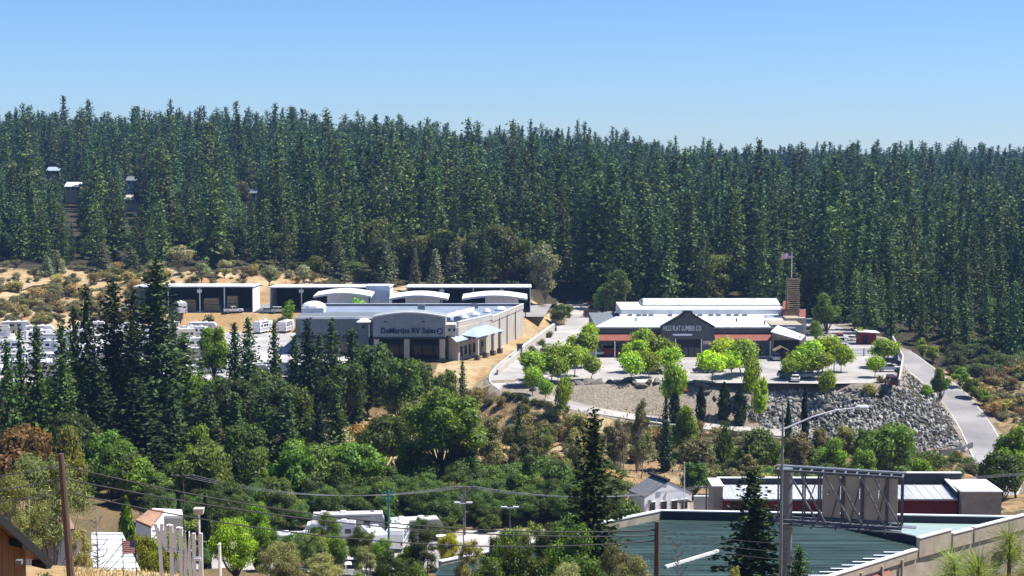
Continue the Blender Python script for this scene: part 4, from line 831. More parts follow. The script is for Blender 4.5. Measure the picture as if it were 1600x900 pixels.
for kind, u_, v_, rz, lab, colr in [
    ('sedan', 1243, 596, 1.35, 'white sedan nose out at the front edge of the car park', WH), ('suv', 1231, 591, .25, 'silver blue sport utility car left of the white sedan', (.3, .36, .45)), ('sedan', 1257, 591, .3, 'silver sedan right behind the white sedan', SIL), ('suv', 1257, 582, .2, 'dark car half hidden under the big tree clump', BLK),
    ('suv', 1211, 563, 1.57, 'silver sport utility car standing alone at the store corner', SIL), ('pickup', 1388, 581, .0, 'pale silver pickup by the right edge wall', (.5, .53, .58)), ('suv', 1394, 571, .1, 'dark sport utility car behind the silver pickup', DKB), ('van', 1392, 603, 1.57, 'dark purple van at the right front corner of the car park', (.06, .01, .04)),
    ('pickup', 933, 557, .1, 'white pickup before the dark red storage cage', WH), ('sedan', 905, 562, .1, 'grey car under the left parking trees', GRY), ('suv', 868, 576, .0, 'silver car in deep shade of the left parking trees', SIL), ('sedan', 858, 585, .1, 'white car in deep shade near the entrance bend', WH),
    ('suv', 1030, 577, .05, 'white sport utility car between the two front parking trees', WH), ('sedan', 1018, 584, .05, 'dark car in front of the white sport utility car', BLK), ('suv', 1133, 576, .05, 'pale car left under the yellow green trees', SIL), ('pickup', 1160, 574, .05, 'dark pickup right under the yellow green trees', BLK), ('sedan', 1098, 583, 0, 'dark sedan left of the yellow green trees', DKB),
    ('suv', 1318, 552, 1.57, 'dark car nearest in the row beside the store yard lane', BLK), ('sedan', 1316, 545, 1.57, 'white car second in the row beside the store yard lane', WH), ('pickup', 1314, 538, 1.57, 'silver pickup third in the row beside the store yard lane', SIL), ('suv', 1311, 531, 1.57, 'red car farthest in the row beside the store yard lane', (.3, .03, .03)),
    ('sedan', 1335, 533, .3, 'white car at the back of the store yard lane', WH), ('pickup', 1349, 530, .1, 'white pickup beside the brown kiosk', WH), ('sedan', 1282, 522, .1, 'white car behind the store under the tall light green tree', WH), ('van', 1268, 523, .1, 'white van left behind the store', WH),
    ('sedan', 938, 497, .1, 'silver car in the upper yard left of the store', SIL), ('van', 925, 496, .1, 'brown van in the upper yard by the trees', (.14, .08, .06)), ('suv', 952, 497, .1, 'pale car in the upper yard next to the store', WH)]:
    x, y = g0(u_, v_); vehicle(kind, x, y, rz, lab, colr, z=.09)
for kind, u_, D, rz, lab, colr in [('trailer', 470, 220, .06, 'white trailer nearest the bright bush in the lower yard', WH), ('motorhome', 512, 226, 3.2, 'white motorhome behind the trailer in the lower yard', WH), ('coach', 545, 231, .1, 'cream coach at the back of the lower yard', CRM), ('motorhome', 583, 222, 1.9, 'white motorhome facing out left of the teal pole', WH),
    ('trailer', 622, 225, 1.5, 'white trailer standing end on right of the teal pole', WH), ('trailer', 650, 229, .2, 'tan trailer beside the dark shrub in the lower yard', TANC), ('pickup', 462, 212, .1, 'red brown pickup in front of the white trailer', (.22, .04, .03)), ('suv', 560, 212, .1, 'white car in front of the motorhome facing out', WH), ('suv', 567, 208, .4, 'dark red car behind the small tree in the lower yard', (.25, .02, .03)),
    ('pickup', 690, 224, .2, 'white pickup with orange load by the twin lamp pole', WH), ('pickup', 510, 213, .2, 'white flatbed pickup in the lower yard', WH)]:
    x = ray(u_, 800)[0] * D; vehicle(kind, x, D, rz, lab, colr)
for kind, u_, v_, rz, lab, colr in [('sedan', 545, 900, .15, 'white sedan on the street at the bottom edge', WH), ('suv', 588, 887, .6, 'black sport utility car on the street under the trees', BLK)]:
    x, y, z = hit(u_, v_); vehicle(kind, x, y, rz, lab, colr)
cyard = hit(600, 872); sheetm = MB(); x0, y0, z0 = cyard
# street strip in the valley, laid on the slope
ST = resample([(*hit(490, 898),), (*hit(560, 888),), (*hit(620, 874),), (*hit(700, 862),), (*hit(790, 848),)], 2.5)
ST = [(p[0], p[1], gz(p[0], p[1])) for p in ST]
for it in range(12): ST = [ST[0]] + [(a_[0], a_[1], (p_[2] * 2 + a_[2] * 2 + b_[2]) / 5) for p_, a_, b_ in zip(ST, ST[1:], ST[2:])] + [ST[-1]]
mbs = MB(); n_ = len(ST)
for d_ in (-4, -2, 0, 2, 4): mbs.v += [(p[0], p[1], gz(p[0], p[1]) + .14) for p in offs(ST, d_)]
mbs.f = [(k_ * n_ + i_, k_ * n_ + i_ + 1, (k_ + 1) * n_ + i_ + 1, (k_ + 1) * n_ + i_) for k_ in range(4) for i_ in range(n_ - 1)]
struct(link('street', mbs.mesh('street', M_ASPH)))
#@@PART3@@
# ------------------------------------------------------------------ white house
def gable_house(name, label, cat, c, rz, wd, dp, eave, ridge, zb, mw, mr, wins, over=.35, doors=()):
    r = thing(name, label, cat, (c[0], c[1], zb), rz)      # gable end faces local -y, front wall at y = 0
    pf = [(-wd / 2, -1.5), (wd / 2, -1.5), (wd / 2, eave), (0, ridge), (-wd / 2, eave)]
    MB().ext(None, [(p[0], 0, p[1]) for p in pf], [(p[0], dp, p[1]) for p in pf]).build('wall', mw, r)
    sl = (ridge - eave) / (wd / 2); e = wd / 2 + over; ze = eave - over * sl + .06
    rf = MB().slab([(-e, -over, ze), (0, -over, ridge + .06), (0, dp + over, ridge + .06), (-e, dp + over, ze)], .16).slab([(0.001, -over, ridge + .06), (e, -over, ze), (e, dp + over, ze), (0.001, dp + over, ridge + .06)], .16); rf.build('roof', mr, r)
    for x, z, w_, h_ in wins:
        f_ = MB().box((x, -.03, z), (w_, .1, h_)).build('window', M_GLASS, r); MB().box((x, -.05, z - h_ / 2 - .05), (w_ + .2, .16, .1)).box((x, -.05, z + h_ / 2 + .05), (w_ + .2, .14, .1)).build('frame', M_WHITE, f_)
    for x, w_, h_ in doors: MB().box((x, -.03, h_ / 2), (w_, .1, h_)).build('door', M_DKTRIM, r)
    return r
Dh = 243; hx = P(1044, 790, Dh).x
zb = P(1044, 800, Dh).z; hs = gable_house('white_house', 'white gabled house with a grey roof and four dark windows', 'house', (hx, Dh), .42, 8.2, 5.0, 2.7, 4.75, zb, M_BWHITE, M_GSHINGLE, over=.07, wins=[(-2.75, 1.0, .95, 1.5), (-.75, .9, .95, 1.6), (1.1, .9, .95, 1.5), (2.85, .95, 1.0, 1.5)])
MB().box((-.1, 2.8, 4.95), (.6, 6.0, .3)).build('ridge_vent', M_DKTRIM, hs); MB().tube([(-3.3, -.1, 1.9), (-3.3, -.25, 1.9)], .3, 12).build('dish', M_STEEL, hs)
MB().box((2.0, -1.1, 1.7), (2.2, 1.5, .12)).build('door_hood', M_DKTRIM, hs); MB().box((-1.6, -.06, 3.1), (.7, .1, .5)).build('gable_vent', M_LBLUE, hs)
for x in (1.05, 2.95): MB().box((x, -1.7, .8), (.1, .1, 1.75)).build('post', M_WHITE, hs)
mp = thing('mast', 'slim white mast with a cap in front of the white house', 'mast', (P(1069, 790, 243).x, 243, zb), world=True)
x = mp.location.x; MB().tube([(x, 243, zb - 1), (x, 243, P(1069, 726, 243).z)], [.1, .06], 7).build('pole', M_WHITE, mp); MB().box((x, 243, P(1069, 724, 243).z), (.2, .2, .35)).build('cap', M_LAMP, mp)

# ------------------------------------------------------------------ big flat building with a green roof, red rear building
ZR = 9.4; GP = [g0(687, 877, 9.8), g0(1031, 799, 10.3), g0(1602, 809, 10.3), g0(1452, 852, 10.0), g0(1292, 902, 10.0), (16, 149), (-8, 150)]
gb_ = thing('green_roofed_building', 'large flat building with a green ribbed metal roof and pale parapets', 'building', (20, 165, 3), world=True)
MB().prism(poly_ccw(GP), 0, ZR - .25).build('wall', M_TAN, gb_)
MB().prism(poly_ccw(GP), ZR - .22, ZR).build('roof', M_GREENROOF, gb_)
def clip_x(poly, y):
    xs = []
    for a_, b_ in zip(poly, poly[1:] + poly[:1]):
        if (a_[1] > y) != (b_[1] > y): xs.append(a_[0] + (b_[0] - a_[0]) * (y - a_[1]) / (b_[1] - a_[1]))
    return (min(xs), max(xs)) if len(xs) >= 2 else None
ribs = MB(); y = 141.0
while y < 182:
    c_ = clip_x(GP, y)
    if c_: ribs.box(((c_[0] + c_[1]) / 2, y, ZR + .02), (c_[1] - c_[0] - .5, .08, .04))
    y += .62
rb = ribs.build('roof_ribs', M_GREENROOF, gb_); rb['kind'] = 'stuff'
def parapet(a_, b_, zt, lower=ZR - .3, m=M_TAN, th=.4):
    h_ = zt - lower; MB().beam((a_[0], a_[1], lower + h_ / 2), (b_[0], b_[1], lower + h_ / 2), th, h_).build('parapet', m, gb_); MB().beam((a_[0], a_[1], zt + .06), (b_[0], b_[1], zt + .06), th + .16, .12).build('coping', M_WHITE, gb_)
def L(a_, b_, s): return (a_[0] + (b_[0] - a_[0]) * s, a_[1] + (b_[1] - a_[1]) * s)
parapet(GP[0], L(GP[0], GP[1], .66), ZR + .35); parapet(L(GP[0], GP[1], .67), GP[1], ZR + .95)
parapet(GP[1], L(GP[1], GP[2], .997), ZR + .95, m=M_DKWALL)  # rear parapet coloured near black, shade of its inner face included
parapet(GP[5], GP[4], ZR + .55); parapet(GP[4], L(GP[4], GP[3], .86), ZR + .6)
parapet(L(GP[4], GP[3], .88), L(GP[3], GP[2], .2), ZR + 1.7); parapet(L(GP[3], GP[2], .22), L(GP[3], GP[2], .42), ZR + 1.2); parapet(L(GP[3], GP[2], .44), GP[2], ZR + 1.25)
MB().beam((*L(GP[3], GP[2], .06), ZR + .4), (*L(GP[3], (GP[1][0] + 17, GP[1][1]), .72), ZR + .4), .35, 1.0).build('cross_parapet', M_DKWALL, gb_)
MB().prism(poly_ccw([L(GP[3], GP[2], .1), L(GP[3], GP[2], .96), L(GP[1], GP[2], .55), L(GP[3], (GP[1][0] + 17, GP[1][1]), .7)]), ZR + .02, ZR + .16).build('teal_roof', M_TEALROOF, gb_)
for i_ in range(9):
    q = L(L(GP[4], GP[3], .08), L(GP[4], GP[3], .97), i_ / 8.6); MB().box((q[0] - 2.2, q[1] + .2, ZR + .11), (3.0, .28, .06)).build('roof_light', M_LETTER, gb_)
MB().beam((*g0(1040, 886, ZR + .1), ZR + .12), (*g0(1122, 861, ZR + .1), ZR + .12), .3, .25).build('roof_divider', M_WHITE, gb_)
for q, (du, dv_) in ((L(GP[4], GP[3], .5), (0, 0)), (L(GP[4], GP[3], .18), (0, 0))):
    nx_, ny_ = .68, -.73; tx_, ty_ = .73, .68
    A_ = [(q[0] - tx_ * 1.6, q[1] - ty_ * 1.6), (q[0] + tx_ * 1.6, q[1] + ty_ * 1.6)]
    MB().slab([(A_[0][0] + nx_ * 1.5, A_[0][1] + ny_ * 1.5, 7.4), (A_[1][0] + nx_ * 1.5, A_[1][1] + ny_ * 1.5, 7.4), (A_[1][0], A_[1][1], 8.8), (A_[0][0], A_[0][1], 8.8)], .1).build('awning', M_REDROOF, gb_)
for s in (.1, .3, .5, .7):
    q = L(GP[4], GP[3], s); MB().box((q[0] + .18, q[1] - .2, 6.5), (.25, .25, 6), .75).build('pilaster', M_TAN, gb_)
for s in (.5, .7, .9):
    q = L(GP[3], GP[2], s); MB().box((q[0] + .12, q[1] - .12, 6.6), (1.6, .2, 1.5), .77).build('window', M_GLASS, gb_)
rd = thing('red_walled_building', 'low building with a dark red wall and a white roof behind the green roof', 'building', (42, 218, 0), world=True)
x0, x1 = P(1130, 790, 211).x, P(1495, 790, 211).x
MB().box(((x0 + x1) / 2, 214, 1.7), (x1 - x0, 6.2, 5.8)).build('wall', M_REDWALL, rd)
MB().slab([(x0, 210.6, 4.85), (x1, 210.6, 4.85), (x1, 217.0, 5.4), (x0, 217.0, 5.4)], .2).build('roof', M_GROOF, rd)
for k_ in range(26): x = x0 + (x1 - x0) * (k_ + .5) / 26; MB().beam((x, 210.7, 4.88), (x, 216.9, 5.43), .07, .07).build('roof_seam', M_WROOF, rd)
for a_, b_, z_ in ((x0, x0 + 24, 6.25), (x0 + 24.05, x1 + 2.2, 6.95)): MB().box(((a_ + b_) / 2, 217.4, z_ - 1.5), (b_ - a_, .5, 3.0)).build('rear_parapet', M_DKWALL, rd); MB().box(((a_ + b_) / 2, 217.4, z_ + .05), (b_ - a_ + .1, .7, .12)).build('coping', M_WHITE, rd)  # rear parapet's inner face has its shade painted in
MB().beam((x1 + .2, 211, 5.1), (x1 + .2, 217.1, 5.5), .4, 1.2).build('side_parapet', M_DKWALL, rd); MB().beam((x1 + .2, 211, 5.76), (x1 + .2, 217.1, 6.16), .6, .12).build('coping', M_WHITE, rd)
MB().box((x0 - .65, 214, 2.6), (1.3, 5, 7.4)).build('left_pier', M_TAN, rd); MB().box((x0 - .65, 214, 6.36), (1.6, 5.3, .14)).build('coping', M_WHITE, rd)
MB().box((x1 + 2.9, 213.5, 2.45), (5.2, 7.5, 7.0)).build('right_pier', M_TAN, rd); MB().box((x1 + 2.9, 213.5, 6.02), (5.5, 7.8, .14)).build('coping', M_WHITE, rd)
MB().box((x1 - 9.6, 210.75, 4.9), (1.0, .5, .9)).build('electric_box', M_STEEL, rd); MB().tube([(x1 - 9.6, 210.7, 4.5), (x1 - 9.6, 210.7, 0)], .09, 6).build('conduit', M_STEEL, rd)
lw = thing('block_wall', 'pale block wall between the white house and the red building', 'wall', (P(1095, 790, 232).x, 232, -2), world=True)
q0, q1 = P(1084, 776, 236), P(1116, 776, 236); MB().beam((q0.x, 236, q0.z - 1.6), (q1.x, 236, q1.z - 1.6), .3, 3.2).build('panel', M_CONC, lw); MB().beam((q0.x, 236, q0.z + .06), (q1.x, 236, q1.z + .06), .45, .12).build('coping', M_WHITE, lw)
# ------------------------------------------------------------------ billboard seen from behind, street lamp
A, B = P(1214, 735, 134.2), P(1410, 746, 131.0); zt, zbb = (A.z + B.z) / 2, P(1410, 826, 131).z; A.z = B.z = 0; ax = (B - A).normalized(); nb = Vector((-ax.y, ax.x, 0))      # nb points to the far side
bb = thing('billboard', 'steel billboard frame seen from behind on one thick post', 'billboard', (22.5, 134, 8), world=True)
def bp(s, o, z): q = A + ax * s + nb * o; return (q.x, q.y, z)
Lb = (B - A).length
cx = bp(.75, .55, 0); MB().tube([(cx[0], cx[1], 4), (cx[0], cx[1], zt + .1)], .5, 20).build('column', M_STEEL, bb, smooth=False); MB().tube([(cx[0], cx[1], zbb - .9), (cx[0], cx[1], zbb - .75)], .6, 20).build('collar', M_STEEL, bb)
for o_ in (-.1, 1.2):
    for z_, t_ in ((zt, .2), (zbb, .22)): MB().beam(bp(-.3, o_, z_), bp(Lb, o_, z_), t_).build('chord', M_DSTEEL, bb)
for k_ in range(12): s = Lb * k_ / 11; MB().beam(bp(s, -.1, zt + .005), bp(s, 1.2, zt + .005), .12).build('cross_bar', M_STEEL, bb); MB().beam(bp(s, -.1, zbb + .005), bp(s, 1.2, zbb + .005), .12).build('cross_bar', M_DSTEEL, bb)
MB().box(bp(Lb / 2, 1.5, zt + .14), (Lb + .4, .5, .05), math.atan2(ax.y, ax.x)).build('top_rail', M_STEEL, bb)
for k_, s in enumerate((0.15, 2.2, 3.5, 5.4, 7.0, 9.0, Lb - .02)):
    for o_ in (-.1, 1.2): MB().beam(bp(s, o_, zbb), bp(s, o_, zt), .13).build('upright', M_DSTEEL, bb)
for s0, s1 in ((.9, 3.5), (1.9, 4.1), (3.9, 6.3), (4.9, 7.2), (6.9, 9.0), (7.9, Lb)): MB().beam(bp(s0, -.16, zt), bp(s1, -.16, zbb), .15).build('diagonal', M_STEEL, bb)
for s0, s1 in ((3.5, 2.0), (5.4, 4.4), (7.0, 6.0), (9.0, 8.2)): MB().beam(bp(s0, 1.1, zt), bp(s1, 1.1, zbb), .09).build('brace', M_DSTEEL, bb)
for s in (4.2, 5.7, 7.3, 8.8): MB().beam(bp(s, .0, 22.2), bp(s, 1.2, 22.2), .08).build('strut', M_DSTEEL, bb)
for k_ in range(4):
    s0 = 3.6 + k_ * 1.56; MB().box(bp(s0 + .77, 1.32, (zt + zbb) / 2 + .1), (1.52, .06, zt - zbb - .25), math.atan2(ax.y, ax.x)).build('panel', M_BOARD, bb)
MB().box(bp(Lb / 2 + .3, 1.9, zbb - .25), (Lb + 1.5, .9, .06), math.atan2(ax.y, ax.x)).build('catwalk', M_STEEL, bb); MB().box(bp(Lb / 2 + .3, -.5, zbb - .2), (Lb - .5, .7, .05), math.atan2(ax.y, ax.x)).build('catwalk', M_DSTEEL, bb)
for s in (3, 5, 7, 9): MB().beam(bp(s, 2.6, zbb - .32), bp(s, -.9, zbb - .32), .1).build('outrigger', M_DSTEEL, bb)
Dl = 122; lx = P(1221, 800, Dl).x; zl = P(1221, 640, Dl).z; sl_ = thing('street_lamp', 'tall grey street lamp with one long curved arm over the rock slope', 'street lamp', (lx, Dl, gz(lx, Dl)), world=True)
MB().tube([(lx, Dl, gz(lx, Dl) - .3), (lx, Dl, zl)], [.16, .075], 10).build('pole', M_STEEL, sl_)
arm = [P(1221, 672, Dl), P(1240, 664, Dl), P(1270, 651, Dl), P(1305, 641, Dl), P(1338, 637, Dl)]; MB().tube(arm, [.07, .06, .055, .05, .045], 8).build('arm', M_LETTER, sl_)
MB().tube([P(1221, 690, Dl), P(1232, 672, Dl)], .03, 6).build('brace', M_STEEL, sl_)
h0, h1 = P(1336, 637, Dl), P(1358, 636, Dl); MB().tube([h0, h0.lerp(h1, .3), h0.lerp(h1, .8), h1], [.08, .2, .18, .06], 10).build('lamp_head', M_LETTER, sl_)
MB().box(h0.lerp(h1, .55) - Vector((0, 0, .18)), (.5, .24, .07)).build('lens', M_LAMP, sl_)
# ------------------------------------------------------------------ left foreground: brown house, roofs, letter sign, flag, posts
oh = thing('brown_house', 'orange brown board house with a dark sloping eave in the lower left corner', 'house', (-21, 61, 33), world=True)
E_ = P(78, 876, 62); R0 = P(0, 805, 60.2); nf = 3.4; RG = E_ + (R0 - E_) * nf; dn = Vector((-.8, .6, 0)); wn = Vector((.8, -.6, 0))      # rake from the low eave E_ to the ridge RG; the house runs back to the left
def hw(s, o, z=None): q = E_ + (RG - E_) * s + wn * o; return (q.x, q.y, q.z if z is None else z)
nb_ = 26
for k_ in range(nb_):
    s0, s1 = .07 + .93 * k_ / nb_, .07 + .93 * (k_ + 1) / nb_ - .0022; o_ = -.8 + (k_ % 2) * .012
    MB().ext(None, [hw(s0, o_, 32), hw(s1, o_, 32), hw(s1, o_, hw(s1, 0)[2] - .2), hw(s0, o_, hw(s0, 0)[2] - .2)][::-1], [hw(s0, o_ - .06, 32), hw(s1, o_ - .06, 32), hw(s1, o_ - .06, hw(s1, 0)[2] - .2), hw(s0, o_ - .06, hw(s0, 0)[2] - .2)][::-1]).build('board', M_ORANGE, oh)
pf = [(1, 32), (.07, 32), (.07, None), (1, None)]
MB().ext(None, [hw(s, -.87, z if z else hw(s, 0)[2] - .22) for s, z in pf], [hw(s, -8, z if z else hw(s, 0)[2] - .22) for s, z in pf]).build('wall', M_ORANGE, oh)
MB().slab([hw(0, 0), hw(0, -9), hw(1, -9), hw(1, 0)][::-1], .14).build('roof', M_TANROOF, oh)
MB().beam(Vector(hw(-.01, .03)) - Vector((0, 0, .13)), Vector(hw(1, .03)) - Vector((0, 0, .13)), .06, .3).build('fascia', M_DKTRIM, oh)
for s in (.02, .16, .3, .44, .6): q = Vector(hw(s, -.4)); MB().box((q.x, q.y, q.z - .33), (.9, .16, .22), -.64).build('rafter_end', M_DKTRIM, oh)
yh = 60.3
q = P(30, 878, yh - .2); MB().box(q, (.22, .25, .16)).build('floodlight', M_STEEL, oh)
def shed_roof(name, label, pts, thick, mr, mw, zg):
    c_ = sum((Vector(p) for p in pts), Vector()) / len(pts); r = thing(name, label, 'building', (c_.x, c_.y, zg), world=True)
    mbw = MB(); n2 = len(pts); mbw.add([(p[0], p[1], p[2] - thick - .01) for p in pts] + [(p[0], p[1], zg - 1) for p in pts], [tuple(range(n2 - 1, -1, -1))] + [(i_, (i_ + 1) % n2, (i_ + 1) % n2 + n2, i_ + n2) for i_ in range(n2)]); mbw.build('wall', mw, r); MB().slab(pts, thick).build('roof', mr, r); return r
wr = shed_roof('white_roofed_shed', 'shed with a bright white corrugated roof behind the small flag', [P(141, 893, 100), P(221, 893, 101), P(191, 832, 111), P(143, 831, 111)], .15, M_WROOF, M_TAN, 20)
for k_ in range(7): a_ = P(141, 893, 100).lerp(P(143, 831, 111), (k_ + .5) / 7); b_ = P(221, 893, 101).lerp(P(191, 832, 111), (k_ + .5) / 7); MB().beam(a_ + Vector((0, 0, .02)), b_ + Vector((0, 0, .02)), .05, .06).build('roof_seam', M_STEEL, wr)
shed_roof('tan_roofed_house', 'house with a faded tan shingle roof behind the feathery pine', [P(-40, 838, 112), P(118, 826, 112), P(96, 782, 122), P(-40, 782, 122)], .2, M_TANROOF, M_WHITE, 17)
shed_roof('small_tan_house', 'small house with tan roof slope behind the yellow green shrub', [P(212, 812, 140), P(236, 822, 139), P(256, 797, 146), P(234, 795, 147)], .2, M_TANROOF, M_WHITE, 7)
shed_roof('flat_white_building', 'flat white roofed building between the tan roof and lamp post', [P(236, 806, 147), P(286, 806, 147), P(284, 796, 156), P(238, 794, 156)], .25, M_WHITE, M_CREAM, 6)
ls = thing('letter_sign', 'standing white letters H A P P Y seen from behind on the dry crest', 'sign', (-16, 80, 30), world=True)
y_ = 78.5
for ch, u0, u1, vt, vb in (('Y', 242, 254, 818, 886), ('P', 255, 269, 820, 888), ('P', 270, 284, 824, 891), ('A', 286, 299, 830, 895), ('H', 301, 316, 833, 898)):
    a_ = P(u0, vt, y_); b_ = P(u1, vt, y_); c_ = P(u1, vb, y_); w_ = (b_.x - a_.x); h_ = a_.z - c_.z; X0, Z0 = a_.x, c_.z - .4; h_ += .4; t_ = .16; g = MB()
    def bar(p, q, th=t_): g.beam((X0 + p[0] * w_, y_, Z0 + p[1] * h_), (X0 + q[0] * w_, y_, Z0 + q[1] * h_), th, .14)
    if ch == 'Y':
        bar((.1, 1), (.62, .58)); bar((.95, 1), (.6, .55)); bar((.62, .58), (.75, 0))
    elif ch == 'P':
        pp = [(.9, .96), (.55, .99), (.22, .9), (.1, .75), (.2, .58), (.5, .5), (.9, .54)]
        bar((.88, 0), (.88, 1), .18)
        for p, q in zip(pp, pp[1:]): bar(p, q, .22)
    elif ch == 'A':
        bar((.15, 0), (.5, 1)); bar((.9, 0), (.55, 1)); bar((.3, .42), (.75, .42)); bar((.4, .97), (.64, .97), .1)
    else:
        bar((.12, 0), (.12, 1)); bar((.85, 0), (.85, 1)); bar((.12, .48), (.85, .48), .3)
    g.build('letter', M_LETTER, ls)
MB().beam(P(238, 829, y_ + .12), P(322, 847, y_ + .12), .05, .06).build('rail', M_STEEL, ls)
po = P(190, 842, 79); 
fr = thing('flag_stand', 'thin dark prop stand holding the small flag on the crest', 'stand', (po.x, 79, gz(po.x, 79)), world=True)
for u_, v0, v1 in ((191, 840, 893), (211, 845, 893)): MB().tube([P(u_, v0, 79), P(u_ + 2, v1 + 6, 79)], .022, 6).build('post', M_DKTRIM, fr)
for a_, b_ in (((191, 849), (156, 893)), ((194, 866), (168, 893))): MB().tube([P(*a_, 79.02), P(*b_, 78.2)], .02, 6).build('prop', M_DKTRIM, fr)
c_ = P(210.4, 844.5, 78.95); us_flag('flag', 'small faded stars and stripes seen from behind on the prop frame', (c_.x, c_.y, c_.z), (-1, 0, 0), 0, .6, .66, .02, .02, 0)
def post_lamp(name, label, u_, vt, D, rad=.06, head=True, m=M_WHITE):
    q = P(u_, vt, D); zg = gz(q.x, D); r = thing(name, label, 'lamp post' if head else 'post', (q.x, D, zg), world=True)
    MB().tube([(q.x, D, zg - .3), (q.x, D, q.z)], [rad, rad * .8], 8).build('pole', m, r)
    if head: MB().box((q.x, D, q.z + .12), (.42, .42, .3), 0, 1.25).build('lamp_head', M_CREAM, r); MB().box((q.x, D, q.z - .02), (.3, .3, .06)).build('lens', M_LAMP, r)
    else: MB().box((q.x, D, q.z + .03), (rad * 1.6, rad * 1.6, .08), 0, .3).build('cap', m, r)
    return r
post_lamp('lamp_post', 'slim lamp post with a boxy head behind the letter H', 311, 802, 82)
post_lamp('white_post', 'short white pointed post right of the letter sign', 343, 850, 77, .09, False)
# ------------------------------------------------------------------ poles and cables
def pole(label, u_, vt, D, r0=.16, arms=(), m=M_POLEWOOD, lean=0, armm=None, trans=False, vbot=None):
    q = P(u_, vt, D); zg = gz(q.x, D); r = thing('utility_pole', label, 'utility pole', (q.x, D, zg), world=True)
    MB().tube([(q.x + lean, D, zg - .5), (q.x, D, q.z)], [r0, r0 * .72], 10).build('shaft', m, r)
    for dz, ln in arms:
        ar = MB().box((q.x, D - .12, q.z - dz), (ln, .1, .12)).build('cross_arm', armm or M_POLEWOOD, r)
        for s in (-.45, -.2, .2, .45): MB().tube([(q.x + ln * s, D - .12, q.z - dz + .05), (q.x + ln * s, D - .12, q.z - dz + .22)], .045, 6).build('insulator', M_LETTER, ar, origin=r['_org'])
    if trans: MB().tube([(q.x - .35, D, q.z - 2.2), (q.x - .35, D, q.z - 1.3)], .25, 10).build('transformer', M_STEEL, r)
    return q
D1 = 66; p1 = pole('tall brown wooden pole in the left foreground carrying three cables', 95, 709, D1, .175, lean=.35)
for v_ in (709, 727, 746, 764): pass
D2 = 74; p2 = pole('short brown wooden pole in front of the green roof', 1027, 815, D2, .17)
def cable(label, pts, r_=.022, m=M_CABLE, sag=0.0, group=None):
    P0, P1 = Vector(pts[0]), Vector(pts[1]); n2 = 24; L_ = [P0.lerp(P1, i_ / n2) - Vector((0, 0, sag * 4 * (i_ / n2) * (1 - i_ / n2))) for i_ in range(n2 + 1)]
    o = MB().tube(L_, r_, 5).build('power_cable', m, None); return tag(o, label, 'cable', group)
for k_, (va, vl, vb_, nm) in enumerate(((727, 742, 828, 'top'), (747, 766, 837, 'middle'), (767, 783, 845, 'bottom'))):
    a_ = P(96, va, D1); b_ = P(1026, vb_, D2); c_ = P(-60, vl + 6, 60)
    mid = P(560, [815, 822, 845][k_], 70); sg = (a_.z + b_.z) / 2 - mid.z
    cable('%s dark cable slung between the left foreground pole and the pole before the green roof' % nm, (a_, b_), .03, M_CABLE, max(sg, .2)); cable('%s dark cable from the left foreground pole out of the left edge' % nm, (a_, c_), .024, M_CABLE, .1)
    d_ = P(1250, vb_ + 22 + k_ * 5, 78); cable('%s thin cable leaving the short pole across the green roof' % nm, (b_, d_), .014, M_CABLE, .12)
q1 = pole('weathered pole with a cross arm before the shrub thicket on the left', 286, 742, 236, .16, ((.15, 3.6),))
q2 = pole('grey pole with a cross arm and transformer left of the large dark pine', 726, 760, 232, .16, ((.15, 3.0),), M_GREYBARK, trans=True)
q3 = pole('dark pole with cross arms beside the white house', 1104, 760, 233, .15, ((.2, 3.2), (1.2, 2.6)))
for s in (-1.2, 0, 1.2):
    nm = {-1.2: 'left', 0: 'middle', 1.2: 'right'}[s]; e_ = Vector((s, 0, .05))
    cable('%s pale wire from the thicket pole to the transformer pole' % nm, (q1 + e_, q2 + e_), .03, M_PCABLE, 2.2); cable('%s pale wire from the transformer pole towards the white house pole' % nm, (q2 + e_, q3 + e_), .03, M_PCABLE, 1.6)
    cable('%s pale wire from the white house pole past the billboard to the right edge' % nm, (q3 + e_, P(1640, 737 + s * 1.5, 216)), .03, M_PCABLE, .6)
tp = P(607, 766, 205); zt_ = gz(tp.x, 205); tg = thing('teal_sign_pole', 'teal painted pole with small side blades in the lower yard', 'sign pole', (tp.x, 205, zt_), world=True)
MB().tube([(tp.x, 205, zt_ - .3), (tp.x, 205, tp.z)], [.16, .14], 10).build('pole', M_TEAL, tg)
for z_ in (.3, .8, 1.3): MB().box((tp.x, 205, tp.z - z_), (1.7 - .2 * z_, .1, .16)).build('blade', M_TEAL, tg)
for u_, v_, D, lab in ((724, 787, 200, 'white twin head lamp post above the lower yard'), (797, 794, 203, 'white twin head lamp post right of the lower yard')):
    q = P(u_, v_, D); zg = gz(q.x, D); r = thing('twin_lamp', lab, 'lamp post', (q.x, D, zg), world=True); MB().tube([(q.x, D, zg - .3), (q.x, D, q.z)], [.08, .06], 8).build('pole', M_STEEL, r)
    MB().box((q.x, D, q.z + .02), (2.0, .1, .1)).build('arm', M_WHITE, r)
    for s in (-1, 1): MB().box((q.x + s * .75, D, q.z + .12), (.75, .4, .18)).build('lamp_head', M_LETTER, r)
